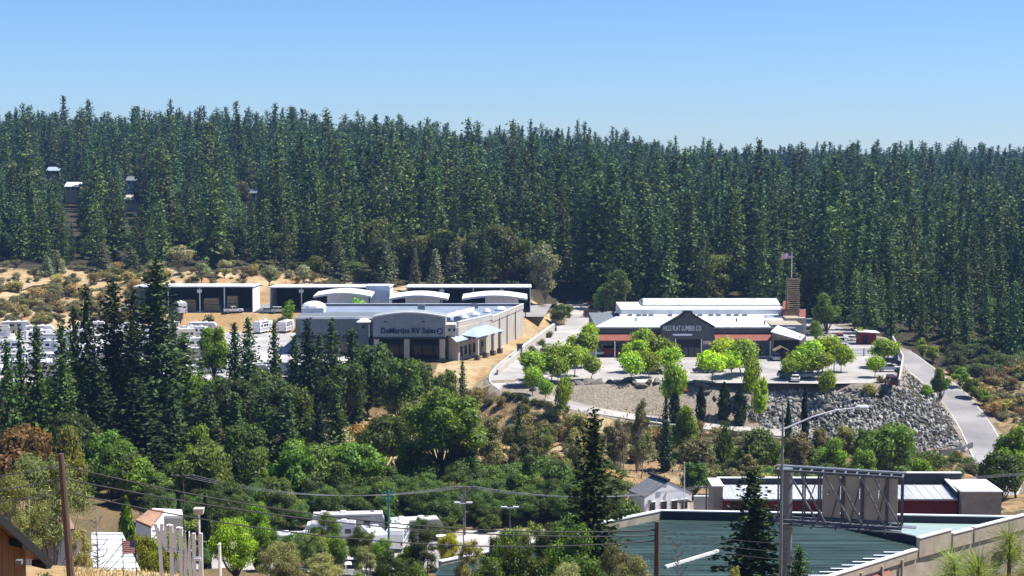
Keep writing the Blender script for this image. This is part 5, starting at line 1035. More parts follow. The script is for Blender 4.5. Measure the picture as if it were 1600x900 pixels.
# far houses in the forest
FH = [(83, 262, 950, 'grey roofed'), (113, 286, 830, 'low white'), (208, 277, 870, 'pale walled'), (388, 296, 770, 'brown roofed'), (206, 306, 800, 'small tan')]
for u_, v_, D, d_ in FH:
    q = P(u_, v_, D); zg = gz(q.x, D); h_ = max(3.4, q.z - zg)
    mw, mr = {'grey roofed': (M_TAN, M_LBLUE), 'low white': (M_TAN, M_WHITE), 'pale walled': (M_LBLUE, M_GREYSTUC), 'brown roofed': (M_TAN, M_STEEL), 'small tan': (M_CREAM, M_CREAM)}[d_]
    r = thing('forest_house', '%s house half hidden among the trees on the left hillside' % d_, 'house', (q.x, D, zg), world=True)
    MB().box((q.x, D + 4, (q.z - 1.6 + zg) / 2), (7, 8, q.z - 1.6 - zg)).build('wall', mw, r); MB().slab([(q.x - 4.1, D - .6, q.z - 1.7), (q.x + 4.1, D - .6, q.z - 1.7), (q.x + 4.1, D + 5, q.z + .4), (q.x - 4.1, D + 5, q.z + .4)], .3).build('roof', mr, r)
    for s in (-2.4, .4, 2.6): MB().box((q.x + s, D - .04, q.z - 3.0), (1.3, .1, 1.2)).build('window', M_GLASS, r)
#@@PART4@@
def FBu(u): return np.interp(u, [-600, 0, 400, 850, 900, 1250, 1330, 1450, 1600, 2400], [600, 572, 550, 512, 497, 488, 445, 412, 398, 398])
ZN = [(120, 'at the left edge'), (260, 'above the left golden hill'), (420, 'above the left open shed'), (560, 'above the middle open shed'), (700, 'above the arched sign tower'), (850, 'above the right open shed'), (960, 'above the driveway'), (1040, 'above the left end of the lumber store'), (1120, 'behind the dark gable'), (1210, 'behind the white store roofs'), (1290, 'behind the timber tower'), (1400, 'behind the kiosk'), (1500, 'behind the sloping road'), (9999, 'at the right edge')]
def zone(u): return next(t for l, t in ZN if u < l)
def tone(c):
    r, g, b = c[:3]; return 'rusty brown' if r > g * 1.12 else 'grey olive' if r > g * .88 else 'bright green' if g > .095 else 'mid green' if g > .075 else 'dark green'
def third(u, a, b): return 'left end' if u < a + (b - a) / 4 else 'left middle' if u < (a + b) / 2 else 'right middle' if u < a + (b - a) * .75 else 'right end'
# ------------------------------------------------------------------ trees one can point to
GREEN_L, GREEN_M, GREEN_D, GREYG, OLIVE = (.105, .185, .022), (.062, .115, .022), (.036, .062, .022), (.115, .125, .085), (.10, .11, .045)
G1 = 'dark conifers on the left slope below the dealer yard'
HT = [
 # left dark conifers
 ('bigpine', 241, 402, 283, 112, 'tallest dark pine, standing before the left open shed', (.030, .048, .020)), ('bigpine', 173, 436, 286, 88, 'tall dark pine just left of the tallest pine'), ('bigpine', 205, 450, 292, 70, 'dark pine squeezed between the two tallest left pines'),
 ('midpine', 133, 446, 284, 62, 'slim open pine left of the two tallest pines'), ('midpine', 54, 506, 268, 62, 'slender young pine in front of the white coaches at far left', (.045, .075, .022)), ('midpine', 8, 532, 262, 60, 'dark pine cut by the left edge of the dealer yard view'),
 ('bigpine', 290, 520, 300, 90, 'bushy pine right of the tallest pine and left of the bright maple', (.05, .085, .022)), ('midpine', 100, 560, 272, 60, 'low dark pine before the left coaches', (.05, .075, .025)),
 ('midpine', 30, 512, 272, 46, 'young pine between the left edge and the slender pine'), ('bigpine', 92, 500, 280, 62, 'dark pine before the left coaches'), ('midpine', 115, 478, 290, 50, 'open pine behind the low dark pine'), ('midpine', 270, 500, 318, 44, 'dark pine close behind the tallest pine'),
 ('midpine', 366, 503, 338, 44, 'left one of a close pair of pines before the orange bank', GREEN_D), ('midpine', 386, 496, 340, 48, 'right one of a close pair of pines before the orange bank', GREEN_D), ('midpine', 427, 499, 340, 36, 'thin open pine before the pale yard', (.05, .085, .03)),
 ('spruce', 480, 500, 335, 62, 'dense dark spruce before the left wing of the showroom', (.018, .036, .02)), ('midpine', 519, 497, 342, 48, 'dark pine just left of the sign lettering'), ('midpine', 548, 512, 336, 50, 'dark pine touching the first letter of the dealer sign', GREEN_D),
 ('oak', 575, 520, 345, 90, 'broad dark oak under the dealer sign', (.040, .070, .028)), ('oak', 625, 548, 338, 76, 'rounded dark oak right of the broad oak under the sign', (.05, .09, .026)), ('oak', 536, 548, 332, 80, 'dark oak under the showroom left wing', (.034, .058, .024)),
 ('oak', 664, 553, 352, 56, 'dark green tree in front of the sign tower entrance', (.05, .085, .025)), ('oak', 700, 572, 340, 44, 'low green tree below the entrance tower', (.06, .095, .03)),
 ('bright', 333, 494, 350, 60, 'bright green maple rising before the dealer yard', GREEN_L), ('bright', 298, 572, 296, 52, 'bright green bushy tree at the foot of the tallest pine', (.09, .16, .02)), ('oak', 372, 572, 305, 70, 'dark broad tree below the pair of pines', GREEN_D), ('oak', 420, 560, 318, 64, 'dark tree below the thin open pine', (.04, .06, .022)),
 ('midpine', 320, 600, 285, 60, 'green pine in the lower row right of the tallest pine', (.045, .08, .03)), ('midpine', 365, 612, 283, 62, 'green pine in the lower row below the broad tree', (.045, .08, .03)), ('midpine', 408, 606, 280, 58, 'green pine in the lower row left of the golden bush', (.042, .075, .028)), ('midpine', 446, 612, 280, 54, 'dusky pine beside the golden bush', (.045, .07, .03)),
 ('midpine', 500, 628, 280, 44, 'narrow dark pine right of the golden bush', (.022, .038, .02)), ('midpine', 525, 600, 298, 46, 'light green pine left of the orange dry bank', (.055, .095, .03)), ('oak', 470, 590, 300, 60, 'mid green tree behind the golden bush', (.06, .10, .03)),
 ('bigpine', 150, 560, 270, 80, 'dark pine at the foot of the left pine group', (.028, .045, .02)), ('bigpine', 215, 590, 268, 96, 'lower dark pine under the tallest pine', (.026, .042, .018)), ('midpine', 270, 610, 272, 64, 'dark pine under the bushy pine', (.034, .055, .022)), ('oak', 120, 622, 262, 70, 'dark oak behind the yellow bush', (.034, .055, .022)),
 # middle
 ('cotton', 695, 578, 262, 168, 'largest cottonwood, green with a dark forked trunk, in the middle of the slope', (.078, .135, .028)), ('greypine', 648, 604, 285, 74, 'grey green foothill pine left of the cottonwood', (.11, .13, .085)), ('greypine', 590, 636, 290, 36, 'small grey pine on the orange bank'),
 ('wispy', 765, 640, 275, 56, 'thin grey tree right of the cottonwood'), ('spruce', 812, 632, 288, 32, 'small pointed spruce on the slope below the road', (.025, .045, .025)), ('midpine', 722, 562, 345, 20, 'tiny pine beside the showroom columns', (.06, .08, .05)), ('greypine', 700, 562, 348, 24, 'small grey shrub like pine at the showroom corner'),
 ('wispy', 900, 650, 272, 46, 'grey wispy tree behind the large dark pine'), ('wispy', 1003, 608, 285, 44, 'thin half bare tree before the gravel bank', (.085, .105, .06)), ('wispy', 965, 635, 276, 44, 'sparse grey tree left of the thin half bare tree', (.10, .10, .075)),
 ('spruce', 1041, 616, 292, 34, 'dark shaggy spruce before the gravel bank', (.026, .045, .025)), ('cypress', 1054, 610, 300, 22, 'leftmost of four narrow cypresses on the gravel bank', None, 662), ('cypress', 1095, 604, 305, 19, 'second narrow cypress on the gravel bank', None, 662), ('cypress', 1131, 597, 307, 24, 'third narrow cypress on the gravel bank, the tallest', None, 656), ('cypress', 1156, 605, 303, 25, 'rightmost of four narrow cypresses on the gravel bank', None, 664),
 ('cypress', 1232, 628, 301, 15, 'left dark cypress at the foot of the rock slope'), ('cypress', 1258, 604, 306, 14, 'slim dark cypress in front of the rock slope'), ('ball', 1131, 648, 292, 34, 'round dark green shrub under the tallest cypress', (.05, .08, .025)), ('bright', 1072, 618, 303, 22, 'small light green sapling between two cypresses', (.09, .15, .03)),
 ('oak', 1178, 655, 286, 78, 'rounded green oak below the rightmost cypress', (.06, .09, .035)), ('greypine', 1090, 668, 274, 78, 'broad grey green tree left of the rounded oak', (.12, .135, .085)), ('oak', 1085, 716, 256, 52, 'dark leafy tree behind the mast of the white house', (.04, .075, .022)), ('greypine', 1250, 660, 280, 56, 'grey tree right of the street lamp pole', (.10, .105, .07)),
 ('bright', 1300, 676, 288, 52, 'yellow green tree at the foot of the rock slope', (.095, .165, .025)), ('oak', 1388, 646, 288, 92, 'large green tree in front of the rock slope', (.06, .11, .026)), ('bright', 1440, 706, 262, 50, 'light green tree at the lower right of the rock slope', (.09, .15, .025)), ('bright', 1590, 652, 262, 84, 'bright green tree at the right edge by the sloping road', (.085, .15, .022)), ('oak', 1565, 690, 246, 84, 'dark green tree above the red walled building at the right edge', (.04, .07, .02)),
 ('bright', 1350, 690, 282, 50, 'light green tree behind the billboard', (.085, .15, .03)), ('wispy', 1170, 700, 262, 50, 'thin grey tree behind the red walled building', (.10, .10, .06)),
 # thicket row
 ('oak', 292, 712, 258, 72, 'bright topped tree left in the thicket row', (.065, .115, .022)), ('oak', 345, 722, 255, 66, 'green tree in the thicket row before the dark pines', (.06, .105, .022)), ('oak', 392, 718, 256, 66, 'rounded green tree in the thicket row, left of centre', (.055, .10, .022)), ('oak', 446, 728, 254, 64, 'dense green tree in the thicket row', (.06, .11, .022)),
 ('oak', 496, 716, 257, 64, 'dark green tree in the thicket row below the golden bush', (.045, .08, .022)), ('oak', 548, 730, 252, 70, 'green tree in the thicket row behind the teal pole', (.055, .10, .022)), ('oak', 600, 722, 254, 64, 'dark tree in the thicket row right of the teal pole', (.042, .075, .022)), ('oak', 648, 738, 250, 60, 'deep green tree in the thicket row under the cottonwood', (.04, .07, .02)),
 ('oak', 765, 716, 252, 70, 'green tree right of the cottonwood trunk', (.055, .095, .025)), ('oak', 830, 735, 246, 76, 'green tree behind the pale wires', (.06, .10, .025)), ('oak', 240, 730, 248, 76, 'green tree behind the tan roofed house', (.055, .09, .022)), ('oak', 875, 720, 256, 60, 'olive tree left of the large dark pine', (.07, .095, .03)),
 ('oak', 690, 775, 234, 60, 'dark tree behind the transformer pole', (.034, .06, .02)), ('wispy', 655, 790, 190, 46, 'dark ragged tree right of the teal pole', (.035, .06, .03)),
 ('cypress', 280, 768, 205, 18, 'dark narrow cypress left of the lamp post'), ('cypress', 320, 775, 200, 24, 'dark narrow cypress beside the bright rounded tree'),
 # foreground
 ('greypine', 62, 656, 98, 160, 'feathery grey green pine filling the left behind the tall pole', (.085, .115, .06)), ('greypine', 22, 700, 92, 110, 'feathery olive pine at the left edge', (.09, .11, .05)), ('oak', 22, 640, 225, 74, 'rust brown tree at the left edge', (.075, .05, .028)), ('bright', 96, 648, 228, 44, 'yellow tree behind the feathery pine', (.10, .115, .03)),
 ('bright', 365, 790, 172, 88, 'bright yellow green rounded tree right of the letter sign', (.13, .22, .02)), ('bright', 400, 768, 190, 60, 'light green tree behind the bright rounded tree', (.09, .17, .025)), ('greypine', 438, 822, 160, 84, 'grey green feathery tree right of the bright rounded tree', (.12, .14, .07)), ('bright', 520, 822, 178, 50, 'light green tree in front of the parked coaches', (.08, .14, .03)),
 ('greypine', 500, 846, 150, 90, 'low grey green tree at the bottom of the street', (.11, .125, .065)), ('cypress', 197, 778, 150, 40, 'yellow green columnar tree beside the white roofed shed', (.10, .16, .025)), ('bright', 225, 815, 122, 42, 'yellow green bush behind the small flag', (.13, .18, .025)), ('bright', 258, 800, 126, 46, 'light green bush behind the letters', (.11, .18, .022)), ('bare', 150, 785, 95, 70, 'bare grey tree tangled before the white roofed shed', (.1, .1, .1)), ('wispy', 125, 800, 92, 50, 'thin dry tree behind the tall brown pole', (.12, .12, .07)), ('shrub', 58, 884, 56, 66, 'dark leafy shrub beside the brown house', (.055, .08, .025)),
 ('bigpine', 928, 640, 140, 104, 'large dark pine in the middle foreground left of the white house', (.030, .050, .018)), ('bigpine', 1182, 728, 136, 118, 'dark foreground pine in front of the green roof', (.030, .052, .018)), ('bigpine', 1252, 852, 120, 70, 'low dark pine tip right of the billboard post', (.034, .06, .02)),
 ('greypine', 885, 848, 128, 62, 'pale grey green young pine at the bottom centre', (.14, .165, .10)), ('greypine', 990, 838, 120, 84, 'pale grey green young pine before the short brown pole', (.14, .165, .09)), ('wispy', 735, 812, 150, 66, 'thin brown green tree at the bottom centre', (.10, .10, .05)), ('wispy', 660, 800, 165, 60, 'dark thin tree above the street', (.035, .055, .025)),
 ('wispy', 830, 780, 142, 66, 'olive tree before the left corner of the green roof', (.11, .14, .05)), ('bright', 800, 800, 146, 60, 'light green tree by the right twin lamp', (.08, .14, .03)), ('wispy', 770, 800, 148, 46, 'dark thin tree at the corner of the pale parapet', (.04, .06, .03)), ('bright', 700, 820, 185, 46, 'yellow green tree with an orange tint below the twin lamp', (.14, .15, .025)), ('bare', 1060, 815, 110, 50, 'bare slender tree in front of the green roof', (.1, .1, .1)), ('wispy', 1150, 850, 100, 34, 'pale thin sapling at the foot of the foreground pine', (.13, .14, .06)),
 ('oak', 610, 850, 160, 76, 'dark tree over the black street car', (.035, .06, .02)), ('wispy', 570, 838, 172, 46, 'small grey green tree over the street', (.09, .11, .05)), ('oak', 985, 770, 215, 50, 'dark green tree behind the large dark pine', (.045, .08, .022)), ('oak', 895, 770, 150, 70, 'green tree before the valley yard', (.05, .09, .022)), ('oak', 650, 868, 130, 80, 'low leafy tree at the bottom left of the pale parapet', (.06, .10, .025)), ('oak', 560, 872, 120, 70, 'low leafy tree at the bottom edge by the white sedan', (.06, .09, .03)),
 ('wispy', 492, 812, 172, 62, 'thin tree in front of the white trailer', (.09, .13, .045)), ('bright', 640, 838, 168, 54, 'light green tree right of the dark ragged tree', (.10, .17, .025)), ('oak', 560, 815, 190, 44, 'dark green tree between the parked coaches', (.05, .09, .025)), ('greypine', 450, 850, 140, 80, 'grey green tree at the bottom right of the white post', (.13, .15, .08)), ('bright', 600, 830, 186, 40, 'leafy green tree below the teal pole', (.08, .15, .028)),
 ('wispy', 858, 798, 141, 72, 'olive thin tree left of the large dark pine', (.08, .10, .04)), ('oak', 822, 822, 138, 74, 'low leafy tree before the left corner parapet', (.055, .095, .026)), ('oak', 898, 806, 136, 60, 'leafy tree half hidden by the large dark pine', (.05, .085, .024)), ('greypine', 962, 822, 132, 60, 'pale feathery tree between the large dark pine and the short pole', (.11, .135, .075)), ('oak', 760, 846, 136, 70, 'low dark tree in front of the pale parapet', (.05, .08, .025)),
 ('midpine', 500, 520, 348, 46, 'dark pine before the showroom left wing windows', (.03, .05, .022)), ('oak', 505, 548, 342, 62, 'dark tree hiding the foot of the showroom left wing', (.045, .075, .026)), ('midpine', 460, 522, 346, 40, 'pine at the left corner of the showroom', (.035, .058, .024)),
 # around the buildings
 ('bright', 942, 440, 492, 36, 'light green leafy tree left of the lumber store roof', (.075, .14, .03)), ('oak', 877, 470, 465, 42, 'round dark green tree beside the driveway', (.05, .09, .025)), ('bright', 1293, 450, 440, 48, 'tall light green tree right of the timber tower', (.08, .145, .035)), ('bright', 1275, 495, 425, 26, 'small green tree behind the parking clump', (.07, .12, .03)), ('ball', 562, 464, 444, 46, 'clipped round bright green tree above the sign tower', (.10, .19, .02)), ('ball', 450, 466, 456, 24, 'small bright round tree before the middle open shed', (.09, .16, .025)), ('ball', 664, 484, 441, 44, 'low bright green hedge like tree above the sign arch', (.10, .17, .02)), ('ball', 325, 489, 450, 28, 'dark rounded bush on the orange bank', (.04, .05, .025)),
 ('round', 1345, 512, 420, 18, 'small yellow green tree near the kiosk', (.11, .17, .025)),
]
# shade trees of the car park: kind, u, top row, base row, width
PT = [(835, 547, 600, 50, 'broad shade tree leftmost beside the entrance bend'), (862, 540, 597, 44, 'shade tree second from the entrance bend'), (884, 534, 596, 52, 'tall shade tree in the left clump with deep shade below'), (908, 516, 575, 46, 'shade tree at the left corner of the store front'), (922, 505, 560, 30, 'slim light green tree left of the store wall'), (924, 554, 595, 38, 'single round shade tree before the white pickup'), (985, 547, 597, 44, 'round shade tree nearest the gravel bank, left of centre'), (993, 528, 582, 42, 'shade tree behind the round tree left of the entrance'), (1005, 513, 562, 42, 'darker shade tree against the left awning'), (1029, 526, 580, 46, 'yellow green shade tree left of the entrance doors'), (1014, 546, 590, 36, 'shade tree beside the white sport utility car'),
 (1051, 560, 612, 40, 'shade tree leaning over the gravel bank in front of the doors'), (832, 573, 609, 32, 'small tree on the island of the entrance bend'), (852, 592, 614, 20, 'smallest sapling on the entrance island'), (882, 584, 622, 30, 'small tree at the lower kerb of the entrance road'), (1113, 545, 597, 48, 'bright yellow green shade tree right of the doors'), (1130, 528, 580, 46, 'tall yellow green shade tree behind the bright one'), (1157, 530, 588, 52, 'wide shade tree before the right awning'), (1175, 560, 602, 30, 'small round shade tree at the front edge, right of the doors'), (1187, 585, 618, 28, 'small thin tree at the top corner of the rock slope'),
 (1236, 560, 594, 38, 'round shade tree beside the silver blue car'), (1262, 533, 590, 52, 'dense shade tree left in the big clump before the canopy'), (1285, 522, 585, 52, 'tallest shade tree of the big clump before the canopy'), (1303, 528, 584, 42, 'shade tree right in the big clump before the canopy'), (1278, 548, 592, 56, 'low spreading shade tree in front of the big clump'), (1293, 578, 602, 24, 'small bushy tree alone at the front right of the lot'), (848, 552, 592, 40, 'shade tree wedged between the first two trees at the entrance bend'), (898, 538, 588, 40, 'shade tree at the right side of the left clump'), (872, 556, 600, 38, 'low shade tree in front of the left clump'), (1017, 530, 576, 40, 'shade tree in the middle of the group left of the doors'), (1043, 540, 584, 38, 'yellow green shade tree closest to the doors on the left'), (1143, 546, 592, 40, 'rounded shade tree in front of the wide one right of the doors'), (1168, 545, 584, 36, 'shade tree behind the small round one right of the doors'), (1249, 550, 592, 40, 'shade tree filling the left of the big clump'), (1314, 540, 582, 34, 'outermost shade tree on the right of the big clump'), (1380, 526, 575, 46, 'bright shade tree behind the silver pickup'), (1367, 556, 590, 32, 'smaller bright shade tree left of the silver pickup')]
for i_, t_ in enumerate(PT):
    u_, vt, vb, wd, lab = t_; x, D = g0(u_, vb); c_ = [(.13, .21, .026), (.15, .235, .026), (.115, .19, .028)][i_ % 3]
    if u_ > 1100 and u_ < 1140: c_ = (.18, .26, .024)
    if u_ < 900: c_ = (.115, .185, .028)
    z = gz(x, D); top = P(u_, vt, D).z; wd = min(wd, 60); tree('round', x, D, max(top - z, 2), wd * D / F * 1.2, lab, None, c_, z - .05)
for t_ in HT: tree_at(*t_[:6], color=t_[6] if len(t_) > 6 else None, vb=t_[7] if len(t_) > 7 else None)
RT = [(1470, 568, 628, 34, 'dark leafy tree on the rocks beside the sloping road', (.055, .09, .024)), (1448, 597, 622, 24, 'small bright tree on the rock slope', (.10, .17, .022)), (1441, 524, 560, 26, 'olive tree left of the upper sloping road', (.09, .12, .03)), (1458, 536, 566, 26, 'yellow olive tree above the bend of the sloping road', (.11, .14, .03)), (1500, 570, 606, 32, 'green shrubby tree right of the sloping road, uppermost', (.08, .135, .022)), (1518, 585, 622, 34, 'green shrubby tree right of the sloping road, second', (.085, .14, .022)), (1540, 605, 636, 30, 'green shrubby tree right of the sloping road, lowest', (.075, .125, .022))]
for u_, vt, vb, wd, lab, c_ in RT:
    x, D, z = hit(u_, vb); tree('bright', x, D, P(u_, vt, D).z - z, wd * D / F, lab, None, c_, z - .05, 'small_tree')
# grey trees on the golden hill behind the sheds
for u_, vt, D, wd, kd in [(158, 378, 560, 34, 'midpine'), (204, 384, 545, 38, 'midpine'), (280, 372, 560, 46, 'greypine'), (314, 404, 520, 32, 'greypine'), (350, 400, 530, 34, 'greypine'), (420, 406, 512, 36, 'greypine'), (475, 408, 515, 28, 'greypine'), (527, 376, 540, 36, 'midpine'), (601, 374, 538, 32, 'midpine'), (648, 388, 535, 20, 'midpine'), (680, 388, 520, 28, 'midpine'), (712, 378, 522, 40, 'midpine'), (851, 362, 500, 62, 'greypine'), (72, 398, 540, 26, 'midpine'), (88, 390, 570, 26, 'midpine'), (755, 350, 520, 44, 'fir'), (240, 396, 530, 30, 'greypine')]:
    D = min(D, FBu(u_) - random.uniform(14, 30))
    tree_at(kd, u_, vt, D, wd, 'pale pointed foothill pine on the golden hill ' + zone(u_) if kd == 'midpine' else 'grey green rounded foothill pine on the golden hill ' + zone(u_) if kd == 'greypine' else 'single dark fir rising behind the right open shed', 'pointed foothill pines on the golden hill' if kd == 'midpine' else 'foothill pines on the golden hill' if kd == 'greypine' else None, color=random.choice([(.12, .145, .11), (.10, .13, .09), (.13, .145, .11)]) if kd != 'fir' else (.035, .055, .03))
# oaks along the foot of the forest
for u_, vt, D, wd in [(600, 346, 560, 60), (640, 352, 556, 56), (662, 340, 565, 58), (700, 356, 548, 48), (730, 345, 556, 54), (760, 330, 560, 50), (800, 345, 540, 66), (836, 352, 528, 60), (700, 330, 580, 40), (500, 380, 570, 48), (560, 392, 556, 60), (470, 392, 575, 40), (230, 385, 600, 44), (190, 360, 640, 50), (350, 360, 610, 50), (320, 330, 640, 46), (225, 250, 790, 50), (30, 240, 800, 44), (370, 272, 760, 34), (410, 390, 580, 44), (130, 372, 620, 46), (60, 360, 640, 40), (260, 340, 660, 44), (785, 320, 575, 44), (960, 395, 505, 40)]:
    D = min(D, FBu(u_) - random.uniform(-12, 10)) if D < 600 else D; vtop_ = 0
    tree_at('oak', u_, vt + (14 if D < 600 else 0), D, wd, ('broad rounded tree ' if wd > 50 else 'small rounded tree ') + 'at the forest foot ' + zone(u_), 'broadleaf trees at the forest foot', color=random.choice([(.045, .07, .026), (.06, .08, .033), (.036, .056, .024), (.07, .085, .04)]))
fr_ = np.random.default_rng(55)
def clear(u, v): return (625 < u < 770 and 690 < v < 768) or (962 < u < 1102 and 725 < v < 835) or (112 < u < 240 and v > 790) or (490 < u < 680 and 640 < v < 738) or (735 < u < 800 and 650 < v < 735 and int(u * 7 + v * 3) % 3 > 0)
def fill(n_, u0, u1, v0, v1, kinds, h0, h1, label, group, cols):
    k_ = 0
    for _ in range(n_ * 5):
        if k_ >= n_: break
        u_, v_ = fr_.uniform(u0, u1), fr_.uniform(v0, v1); x, y, z = hit(u_, v_); X, Y = np.array([x]), np.array([y])
        if seg_dist(X, Y, ROAD_L, False)[0][0] < 7 or seg_dist(X, Y, LUMBER)[2][0] or seg_dist(X, Y, RVLOT)[2][0] or seg_dist(X, Y, VALLEY)[0][0] < 2 or seg_dist(X, Y, VALLEY)[2][0] or clear(u_, v_): continue
        h_ = fr_.uniform(h0, h1); kd = kinds[int(fr_.integers(0, len(kinds)))]; c_ = cols[int(fr_.integers(0, len(cols)))]; lb = '%s %s %s %s, %s' % ('tall' if h_ > (h0 + h1) / 2 else 'low', tone(c_), {'oak': 'rounded tree', 'midpine': 'pine', 'bright': 'leafy tree', 'greypine': 'feathery pine', 'wispy': 'thin tree'}[kd], label, third(u_, u0, u1)); tree(kd, x, y, h_, h_ * {'oak': .8, 'midpine': .34, 'bright': .62, 'greypine': .5, 'wispy': .45}[kd], lb, lb, c_, z - .15); k_ += 1
fill(34, 0, 640, 735, 800, ['oak', 'oak', 'bright'], 7, 13, 'in the thicket below the left pines', 'thicket trees below the left pines', [(.055, .10, .022), (.045, .08, .022), (.085, .14, .025), (.065, .10, .03)])
fill(20, 10, 480, 640, 735, ['oak', 'midpine', 'midpine'], 8, 14, 'in the shaded wood of the left slope', 'trees of the shaded left slope', [(.034, .056, .022), (.03, .05, .02), (.045, .075, .026)])
fill(18, 640, 930, 770, 860, ['oak', 'wispy', 'bright'], 6, 10, 'in the valley beside the lower yard', 'valley trees beside the lower yard', [(.05, .09, .025), (.09, .11, .045), (.04, .07, .022)])
fill(14, 700, 900, 690, 760, ['oak', 'greypine', 'wispy'], 5, 9, 'on the brushy middle slope', 'trees on the brushy middle slope', [(.08, .095, .045), (.11, .12, .07), (.06, .085, .03)])
fill(12, 1060, 1480, 712, 745, ['oak', 'bright', 'greypine'], 5, 9, 'between rock slope and red walled building', 'trees below the rock slope', [(.07, .12, .03), (.10, .11, .06), (.05, .085, .025)])
fill(12, 380, 640, 810, 890, ['oak', 'wispy', 'greypine'], 5, 8, 'by the street at the bottom', 'trees by the bottom street', [(.06, .10, .025), (.10, .13, .06), (.045, .075, .022)])
# ------------------------------------------------------------------ brush
def shrubs(n, u0, u1, v0, v1, s0, s1, label, group, cols, kind='shrub', seed=1, ok=None):
    r_ = np.random.default_rng(seed); c_ = 0
    for _ in range(n * 4):
        if c_ >= n: break
        u_, v_ = r_.uniform(u0, u1), r_.uniform(v0, v1); x, y, z = hit(u_, v_)
        X, Y = np.array([x]), np.array([y])
        if seg_dist(X, Y, ROAD_L, False)[0][0] < 5.3 or seg_dist(X, Y, ROAD_R, False)[0][0] < 5 or seg_dist(X, Y, LUMBER)[2][0] or seg_dist(X, Y, RVLOT)[2][0] or seg_dist(X, Y, TERRACE)[2][0]: continue
        if in_riprap(u_, v_) or clear(u_, v_) or (ok and not ok(u_, v_)): continue
        s = r_.uniform(s0, s1); cc = cols[int(r_.integers(0, len(cols)))]; lb = '%s %s %s, %s' % ('small' if s < s0 + (s1 - s0) / 3 else 'large' if s > s1 - (s1 - s0) / 3 else 'mid sized', tone(cc), label, third(u_, u0, u1)); tree(kind, x, y, s * r_.uniform(.8, 1.3), s * r_.uniform(1.3, 1.9), lb, lb, cc, z - .1); c_ += 1
BR = [(.13, .13, .06), (.11, .10, .06), (.15, .15, .08), (.075, .095, .04), (.14, .11, .065)]
shrubs(60, 690, 1190, 628, 770, 1.6, 3.4, 'bush on the slope below the gravel bank', 'chaparral on the middle slope', BR, seed=2, ok=lambda u, v: not (900 < u < 1190 and v < 668))
shrubs(16, 1190, 1470, 690, 740, 1.5, 2.8, 'bush below the rock slope', 'brush below the rock slope', BR, seed=3)
shrubs(46, 0, 250, 425, 505, 1.8, 4.2, 'bush on the left golden hill', 'brush on the left golden hill', BR, seed=4)
shrubs(34, 250, 880, 418, 450, 1.8, 3.6, 'bush behind the open shed roofs', 'brush behind the open sheds', BR, seed=5)
shrubs(30, 1530, 1640, 560, 650, 1.8, 3.6, 'bush on the dry hill right of the sloping road', 'brush on the right dry hill', BR + [(.14, .10, .05)], seed=6)
shrubs(28, 400, 700, 650, 735, 1.4, 2.8, 'bush on the bank below the left pines', 'brush on the orange bank', BR, seed=7)
shrubs(20, 0, 640, 720, 800, 2.2, 4.2, 'bush in the gaps of the thicket row', 'undergrowth of the thicket row', [(.055, .09, .025), (.07, .10, .03), (.045, .07, .022)], seed=8)
shrubs(18, 640, 1000, 765, 860, 2.0, 3.8, 'bush in the valley before the pale wires', 'undergrowth in the valley', [(.055, .09, .025), (.08, .10, .035), (.045, .07, .022), (.10, .11, .05)], 'bright', seed=9)
shrubs(14, 240, 480, 800, 870, 2.2, 3.8, 'bush behind the dry crest', 'undergrowth behind the crest', [(.07, .11, .025), (.09, .12, .04), (.055, .09, .025)], 'bright', seed=10)
shrubs(10, 0, 330, 640, 720, 2.5, 4.5, 'bush under the left pines', 'dark undergrowth below the left pines', [(.03, .045, .02), (.04, .055, .022)], seed=12)
shrubs(10, 1040, 1600, 708, 760, 2.0, 3.6, 'bush behind the red walled building', 'brush behind the red walled building', [(.06, .10, .025), (.09, .11, .04), (.10, .09, .05)], seed=13)
tree_at('shrub', 562, 656, 284, 66, 'golden yellow bush on the orange bank', vb=694, color=(.20, .155, .04), name='golden_bush'); tree_at('shrub', 588, 653, 287, 46, 'smaller golden bush beside the larger golden bush', vb=686, color=(.19, .15, .045), name='golden_bush'); tree_at('shrub', 458, 672, 275, 40, 'low golden bush between the lower row of pines', vb=696, color=(.18, .15, .045), name='golden_bush')
for i_, (u_, v_) in enumerate([(790, 620), (800, 622), (812, 624), (822, 629), (834, 632), (846, 634), (858, 636), (872, 640), (884, 643)]):
    x, y, z = hit(u_, v_); tree('ball', x, y, 1.5, 2.6, 'low clipped dark hedge shrub along the lower kerb of the entrance road', 'hedge shrubs along the entrance road', (.05, .065, .025), z - .1, 'hedge_shrub')
for u_, v_, s, lab in [(1360, 605, 2.6, 'olive rounded shrub left of the dark purple van'), (1376, 598, 1.8, 'low dark shrub behind the olive rounded shrub'), (1015, 598, 1.0, 'small shrub among the boulders before the white car'), (1072, 600, 1.2, 'reddish shrub among the boulders before the doors'), (1380, 605, 1.4, 'dry shrub beside the dark purple van')]:
    x, y = g0(u_, v_); tree('ball', x, y, s, s * 1.5, lab, None, (.20, .06, .05) if 'reddish' in lab else (.085, .085, .035), gz(x, y) - .05, 'low_shrub')
# oleander with white bloom and driveway shrubs
for u_, v_, c_, lab, s in [(873, 508, (.5, .48, .45), 'white flowering shrub beside the upper gate pillar', 4), (850, 500, (.16, .12, .06), 'dry brown grass clump behind the pale wall', 3.2), (858, 528, (.05, .07, .025), 'dark hedge shrub along the pale wall, upper', 2), (846, 540, (.05, .07, .025), 'dark hedge shrub along the pale wall, middle', 2), (832, 551, (.05, .07, .025), 'dark hedge shrub along the pale wall, lower', 2)]:
    x, y = g0(u_, v_); tree('ball', x, y, s, s * 1.4, lab, None, c_, gz(x, y) - .05, 'low_shrub')
